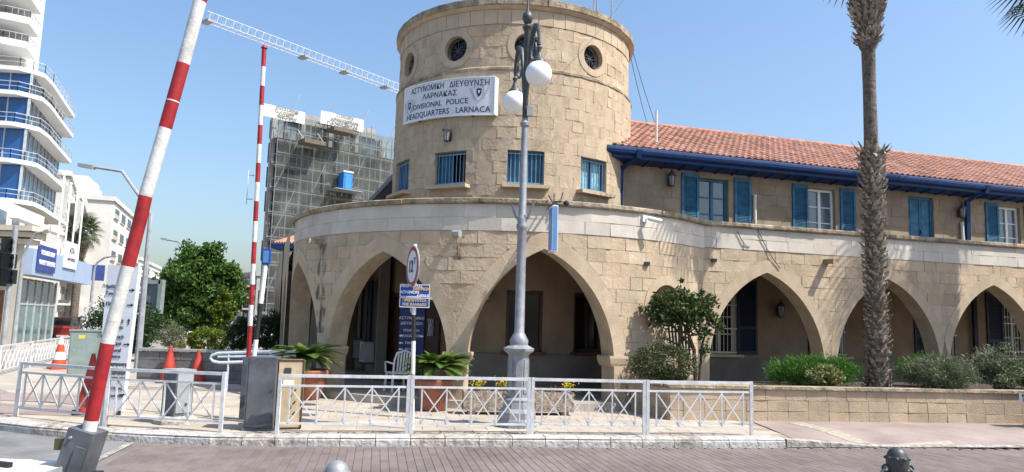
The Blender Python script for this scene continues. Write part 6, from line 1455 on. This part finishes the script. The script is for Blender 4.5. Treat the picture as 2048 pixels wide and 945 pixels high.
for k in range(NV+1):
    for o in (.35, 1.25): sc_.tube([at_(L*k/NV, o, 0), at_(L*k/NV, o, za-.3+.5*(k % 3))], .045, 5)
sc_.build('scaffold_standards', 'grey_light', CS); sc_ = MB()
for f in range(NF*2):
    z = fh*.5*f+.9
    for o in (.35, 1.25): sc_.bar(at_(0, o, z), at_(L, o, z), .07)
sc_.build('scaffold_ledgers', 'grey_light', CS); sc_ = MB()
for f in range(0, NF, 2):
    for k in range(0, NV, 3): sc_.tube([at_(L*k/NV, 1.3, fh*f), at_(L*(k+1.6)/NV, 1.3, fh*(f+2))], .04, 4)
sc_.build('scaffold_braces', 'grey_light', CS)
for f in range(1, NF): MB().box(at_(L/2, .8, fh*f+.05), (L, .8, .06), d_, n_, Z3).build('scaffold_deck', mat('deck', (.16, .13, .10), .9), CS)
nm_ = mat('netting', (.17, .185, .17), .9, var=.3, scale=.5, alpha=.42)
for k in range(6):
    m = MB(); u0, u1 = L*k/6, L*(k+1)/6
    for j in range(8): zA, zB = za*j/8, za*(j+1)/8; w0, w1 = .12*sin(j*2.1+k), .12*sin((j+1)*2.1+k); m.quad(at_(u0, 1.45+w0, zA), at_(u1, 1.45-w0*.6, zA), at_(u1, 1.45-w1*.6, zB), at_(u0, 1.45+w1, zB))
    m.build('netting', nm_, CS)
def ub(px, py):   # where a sight line meets the scaffold face
    v = CF+CR*((px-1024)/FPX)-CU*((py-472.5)/FPX); O_ = Q0+n_*1.6; t = O_.dot(n_)/v.dot(n_); q = v*t; return (q-Q0).dot(d_), q.z+CAMZ
for (x0, y0, x1, y1), tx, sh in (((522, 207, 608, 240), (('EXCLUSIVE', .82), ('CITY &', .5), ('SEA VIEW', .18)), .18), ((641, 222, 725, 256), (('LUXURY', .82), ('APARTMENTS', .5), ('& SKY VILLAS', .18)), .1)):
    ua, zA = ub(x0, y0); uc, zB = ub(x1, y1); uc2, zt2 = ub(x1, y0+13); h = zA-ub(x0, y1-8)[1]
    bn = thing('banner', 'white banner lettered '+('EXCLUSIVE CITY & SEA VIEW' if x0 < 600 else 'APARTMENTS & SKY VILLAS')+' on the scaffold top', 'banner', (0, 0, 0), 0, 'banners on the scaffold')
    m = MB(); n = 10
    for k in range(n): f, g = k/n, (k+1)/n; w = lambda q: 1.7+.12*sin(q*9); m.quad(at_(ua+(uc-ua)*f, w(f), zA-h), at_(ua+(uc-ua)*g, w(g), zA-h), at_(ua+(uc-ua)*g, w(g), zA), at_(ua+(uc-ua)*f, w(f), zA))
    m.build('cloth', 'off_white', bn)
    for t, fz in tx: lettering(t, h*.30, at_(ua+(uc-ua)*(.5+sh*.4), 1.86, zA-h+h*fz), d_, (0, 0, 1), n_, 'letter_grey', bn, sx=1.3, bold=.015)
for px, py, w_ in ((615, 290, 3.0), (672, 266, 3.0)):
    u, z = ub(px, py); pf_ = thing('loading_platform', 'brown loading platform jutting from the scaffold, '+('lower left one' if px < 650 else 'upper one under the banners'), 'platform', (0, 0, 0), 0, 'loading platforms'); MB().box(at_(u, 2.4, z), (w_*.62, 1.3, .35), d_, n_, Z3).build('deck', 'deck', pf_)
    for s in (-1, 1): MB().bar(at_(u+s*w_*.3, 2.9, z), at_(u+s*w_*.3, 1.4, z+1.2), .06).build('brace', 'grey_light', pf_)
u, z = ub(684, 383); PT = thing('portable_toilet', 'bright blue portable toilet standing high on the scaffold', 'portable toilet', (0, 0, 0)); MB().box(at_(u, 2.1, z+.75), (.85, .9, 1.5), d_, n_, Z3).build('cabin', mat('toilet_blue', (.03, .20, .62), .5), PT); MB().box(at_(u, 2.1, z+1.56), (.95, 1, .14), d_, n_, Z3).build('roof', 'off_white', PT); MB().box(at_(u, 2.57, z+.72), (.55, .04, 1.25), d_, n_, Z3).build('door', mat('toilet_blue2', (.04, .26, .70), .5), PT)
MB().box(at_(u, 2.1, z-.03), (2.6, 1.6, .06), d_, n_, Z3).build('platform', 'grey_light', PT)
# ---- tower crane
zj = 44.0; J0, J1 = onz(413, 42, zj), onz(830, 196, zj); CR_ = thing('tower_crane', 'white lattice jib of a tower crane crossing the sky', 'crane', (0, 0, 0)); jd = (J1-J0).normalized(); jn = Vector((-jd.y, jd.x, 0)); JL = (J1-J0).length
hw, hh = .65, 1.5
for o, z in ((-hw, 0), (hw, 0), (0, hh)): MB().bar(J0+jn*o+Z3*z, J1+jn*o+Z3*z, .075).build('chord', mat('crane_white', (.58, .60, .63), .5, var=.03), CR_)
nb = 34; lt = MB()
for k in range(nb):
    a, b, c = J0+jd*JL*k/nb, J0+jd*JL*(k+.5)/nb, J0+jd*JL*(k+1)/nb
    for s in (-1, 1): lt.bar(a+jn*s*hw, b+Z3*hh, .036); lt.bar(b+Z3*hh, c+jn*s*hw, .036)
    lt.bar(a+jn*hw, a-jn*hw, .036); lt.bar(a+jn*hw, c-jn*hw, .034)
lt.build('lattice', 'crane_white', CR_)
for f in (.004, .40, .60, .82): MB().box(J0+jd*JL*f-Z3*.1, (1.0, 1.9, .35), jd, jn, Z3).build('walkway_plate', 'grey_light', CR_)
mp_ = J1+jd*6; ms = MB()
for sx in (-1, 1):
    for sy in (-1, 1): ms.bar((mp_.x+sx*.9, mp_.y+sy*.9, 0), (mp_.x+sx*.9, mp_.y+sy*.9, zj+6), .18)
for k in range(24):
    z0, z1 = k*2.0, (k+1)*2.0
    for sx, sy, tx_, ty_ in ((-1, -1, 1, -1), (1, -1, 1, 1), (1, 1, -1, 1), (-1, 1, -1, -1)): ms.bar((mp_.x+sx*.9, mp_.y+sy*.9, z0), (mp_.x+tx_*.9, mp_.y+ty_*.9, z1), .09)
ms.build('mast', 'white_paint', CR_); MB().bar(J1, mp_+jd*12+Z3*0, .5).build('counter_jib', 'white_paint', CR_)
# ---- street lamps of the side street
def cobra(pb, h, tip, label):
    T = thing('side_street_lamp', label, 'street lamp', tuple(pb), 0, 'side street lamps'); e = Vector(tip)-Vector(pb)
    MB().tube([(0, 0, 0), (0, 0, h*.6), (0, 0, h*.88), (e.x*.12, e.y*.12, h*.95), (e.x*.45, e.y*.45, e.z*.98), (e.x*.9, e.y*.9, e.z)], [.10, .08, .06, .055, .05, .045], 8).build('pole', 'grey_light', T, smooth=True)
    MB().bar((e.x*.84, e.y*.84, e.z*.995), (e.x*1.05, e.y*1.05, e.z+.03), .22, .10).build('lamp_head', 'grey_light', T)
def cob(pxp, pyb, pyt, tx, ty, Y, label):
    a = at(pxp, pyb, Y); a.z = .1; cobra(a, ztop(pxp, pyt, Y), at(tx, ty, Y), label)
cob(281, 660, 392, 166, 333, 22, 'tall side street lamp whose arm shows left of the foreground barrier')
cob(179, 640, 520, 231, 513, 40, 'small street lamp in front of the white apartment block')
cob(30, 660, 490, 97, 463, 30, 'street lamp whose arm crosses the shop terrace')
cob(372, 640, 495, 326, 479, 38, 'street lamp arm poking out above the big tree')
# ---- low grey block wall, kiosk frame, globe lamp, far palm, parked cars
W0, W1 = onz(272, 762, .12), onz(600, 772, .12); wd_ = (W1-W0).normalized(); wn_ = Vector((wd_.y, -wd_.x, 0)); LWL = (W1-W0).length
GW = thing('low_grey_wall', 'low grey block wall behind the red cones', 'wall', (0, 0, 0)); MB().box(W0+wd_*LWL/2-wn_*.10+Z3*.36, (LWL, .18, .72), wd_, wn_, Z3).build('core', 'grey_block', GW); gm = planemap(W0, wd_, wn_)
for r, (z0, z1) in enumerate(courses(.10, .76, 3)):
    for k in range(int(LWL/.55)+1):
        a, b = max(0, k*.55-(.27 if r % 2 else 0)), min(LWL, (k+1)*.55-(.27 if r % 2 else 0))
        if b-a > .1: block([(a+.005, z0+.005), (b-.005, z0+.005), (b-.005, z1-.005), (a+.005, z1-.005)], gm, .01, .004).build('block', 'grey_block', GW)
for k in range(6): MB().box(W0+wd_*(LWL*(k+.5)/6)-wn_*.09+Z3*.80, (LWL/6-.008, .28, .06), wd_, wn_, Z3).build('coping_stone', 'concrete', GW)
BF = thing('billboard_frame', 'grey framed glass billboard case standing behind the totem', 'billboard', (0, 0, 0)); Yb = 30; a, b = at(286, 622, Yb), at(324, 565, Yb); fr = MB()
for x in (a.x, b.x): fr.box((x, Yb, (a.z+b.z)/2), (.16, .3, b.z-a.z+.2))
for z in (a.z, b.z): fr.box(((a.x+b.x)/2, Yb, z), (b.x-a.x, .3, .16))
fr.build('frame', 'cabinet_green', BF); MB().box(((a.x+b.x)/2, Yb, (a.z+b.z)/2), (b.x-a.x-.1, .06, b.z-a.z-.1)).build('glass', 'glass_sky', BF); MB().box(((a.x+b.x)/2, Yb, a.z/2), (.14, .14, a.z)).build('post', 'grey_light', BF)
KS = thing('kiosk', 'small white kiosk with blue roof edge beside the big tree', 'kiosk', (0, 0, 0)); c = at(332, 640, 40); MB().box((c.x, 41, 1.2), (1.8, 2, 2.4)).build('wall', 'off_white', KS); MB().box((c.x, 40.8, 2.5), (2.4, 2.6, .22)).build('roof', 'sign_blue', KS); MB().box((c.x-.3, 39.98, 1.5), (.7, .06, .9)).build('window', 'glass_dark', KS)
c = at(468, 650, 26); GL = thing('garden_lamp', 'white globe garden lamp right of the round hedge', 'lamp', (c.x, c.y, .1)); MB().tube([(0, 0, 0), (0, 0, c.z-.3)], .04, 8).build('post', 'iron', GL); MB().ball((0, 0, c.z-.1), .12, 14, 10).build('globe', 'globe', GL, smooth=True)
pz = at(156, 545, 58); fan_palm('side_street_palm', (pz.x, 58, .1), [(.35, 0), (.3, 2), (.28, ztop(156, 520, 58)), (.5, ztop(156, 490, 58)), (.35, ztop(156, 470, 58))], [(ztop(156, 530, 58), ztop(156, 468, 58), 1.6)], ztop(156, 472, 58), 'shaggy fan palm in front of the white apartment block', 34, 1.0, .8, (.1, .8))
def car(px, Y, rz, m, label):
    p = at(px, 660, Y); C = thing('parked_car', label, 'car', (p.x, Y, .0), rz, 'cars parked in the side street')
    b = MB(); b.prism([(-2.0, .35), (2.0, .35), (2.05, .75), (1.9, .86), (1.0, .92), (-1.85, .95), (-2.05, .80)], (0, -.82, 0), (1, 0, 0), (0, 0, 1), (0, 1, 0), 1.64); b.build('body', m, C)
    b = MB(); b.prism([(-1.7, .94), (1.0, .92), (.45, 1.40), (-1.25, 1.44)], (0, -.72, 0), (1, 0, 0), (0, 0, 1), (0, 1, 0), 1.44); b.build('cabin', 'glass_dark', C); MB().box((-.4, 0, 1.44), (1.6, 1.36, .06)).build('roof', m, C)
    for x in (-1.25, 1.3):
        for s in (-1, 1): MB().tube([(x, s*.70, .32), (x, s*.86, .32)], .32, 14).build('wheel', 'black_paint', C)
    for s in (-1, 1): MB().box((2.04, s*.6, .68), (.04, .3, .14)).build('headlight', 'off_white', C)
car(126, 50, 1.9, mat('car_red', (.25, .03, .03), .3), 'dark red car at the end of the shop front'); car(146, 58, 1.9, mat('car_dark', (.05, .05, .06), .3), 'dark car beyond the red one in the side street'); car(477, 44, .2, mat('car_white', (.6, .6, .6), .3), 'white car glimpsed between the evergreens and big tree')
sheet('shop_pavement', [(S0+sn*3.2-sd*8).xy, (S0+sn*3.2+sd*40).xy, (S0-sn*2+sd*40).xy, (S0-sn*2-sd*8).xy], .10, 'slab_sheet')
# ---- tiled porch roof and service pipe at the rotunda's left flank
SP = thing('side_porch_roof', 'small red tiled porch roof with blue eave left of the rotunda', 'roof', (0, 0, 0)); Yp = 25.5; a, b = at(545, 492, Yp), at(600, 484, Yp); m = MB()
for k in range(10):
    f0, f1 = k/10, (k+1)/10; x0, x1 = a.x+(b.x-a.x)*f0, a.x+(b.x-a.x)*f1; t = MB(); t.v += [(x0, Yp, a.z+.1), ((x0+x1)/2, Yp, a.z+.16), (x1, Yp, a.z+.1), (x1+.5, Yp+1.6, a.z+.62), ((x0+x1)/2+.5, Yp+1.6, a.z+.68), (x0+.5, Yp+1.6, a.z+.62)]; t.f += [(0, 1, 4, 5), (1, 2, 3, 4)]; t.build('roof_tile', 'tile', SP)
MB().box(((a.x+b.x)/2, Yp+.4, a.z), (b.x-a.x+.1, .9, .16)).build('eave', 'blue_paint', SP)
MB().box((at(572, 600, Yp).x+.6, Yp+1.2, a.z/2), (1.2, .5, a.z)).build('wall', 'stone_smooth', SP); MB().bar((at(563, 600, Yp).x, Yp+.1, .1), (at(563, 600, Yp).x, Yp+.1, a.z), .13).build('downpipe', 'blue_dark', SP)
for o in ('planter_wall', 'low_grey_wall', 'side_porch_roof', 'weight_limit_sign'): bpy.data.objects[o]['kind'] = 'thing'
# ================================================================== give every group root its place at the foot of its thing
bpy.context.view_layer.update()
for o in list(COL.objects):
    if o.type == 'EMPTY' and o.location.length < 1e-6 and o.children:
        lo = Vector((1e9,)*3); hi = -lo
        st = list(o.children)
        while st:
            c = st.pop(); st += list(c.children)
            if c.type == 'MESH':
                for v in c.bound_box:
                    w = c.matrix_world @ Vector(v); lo = Vector(map(min, lo, w)); hi = Vector(map(max, hi, w))
        b = Vector(((lo.x+hi.x)/2, (lo.y+hi.y)/2, lo.z)); o.location = b
        for c in o.children: c.location = c.location-b
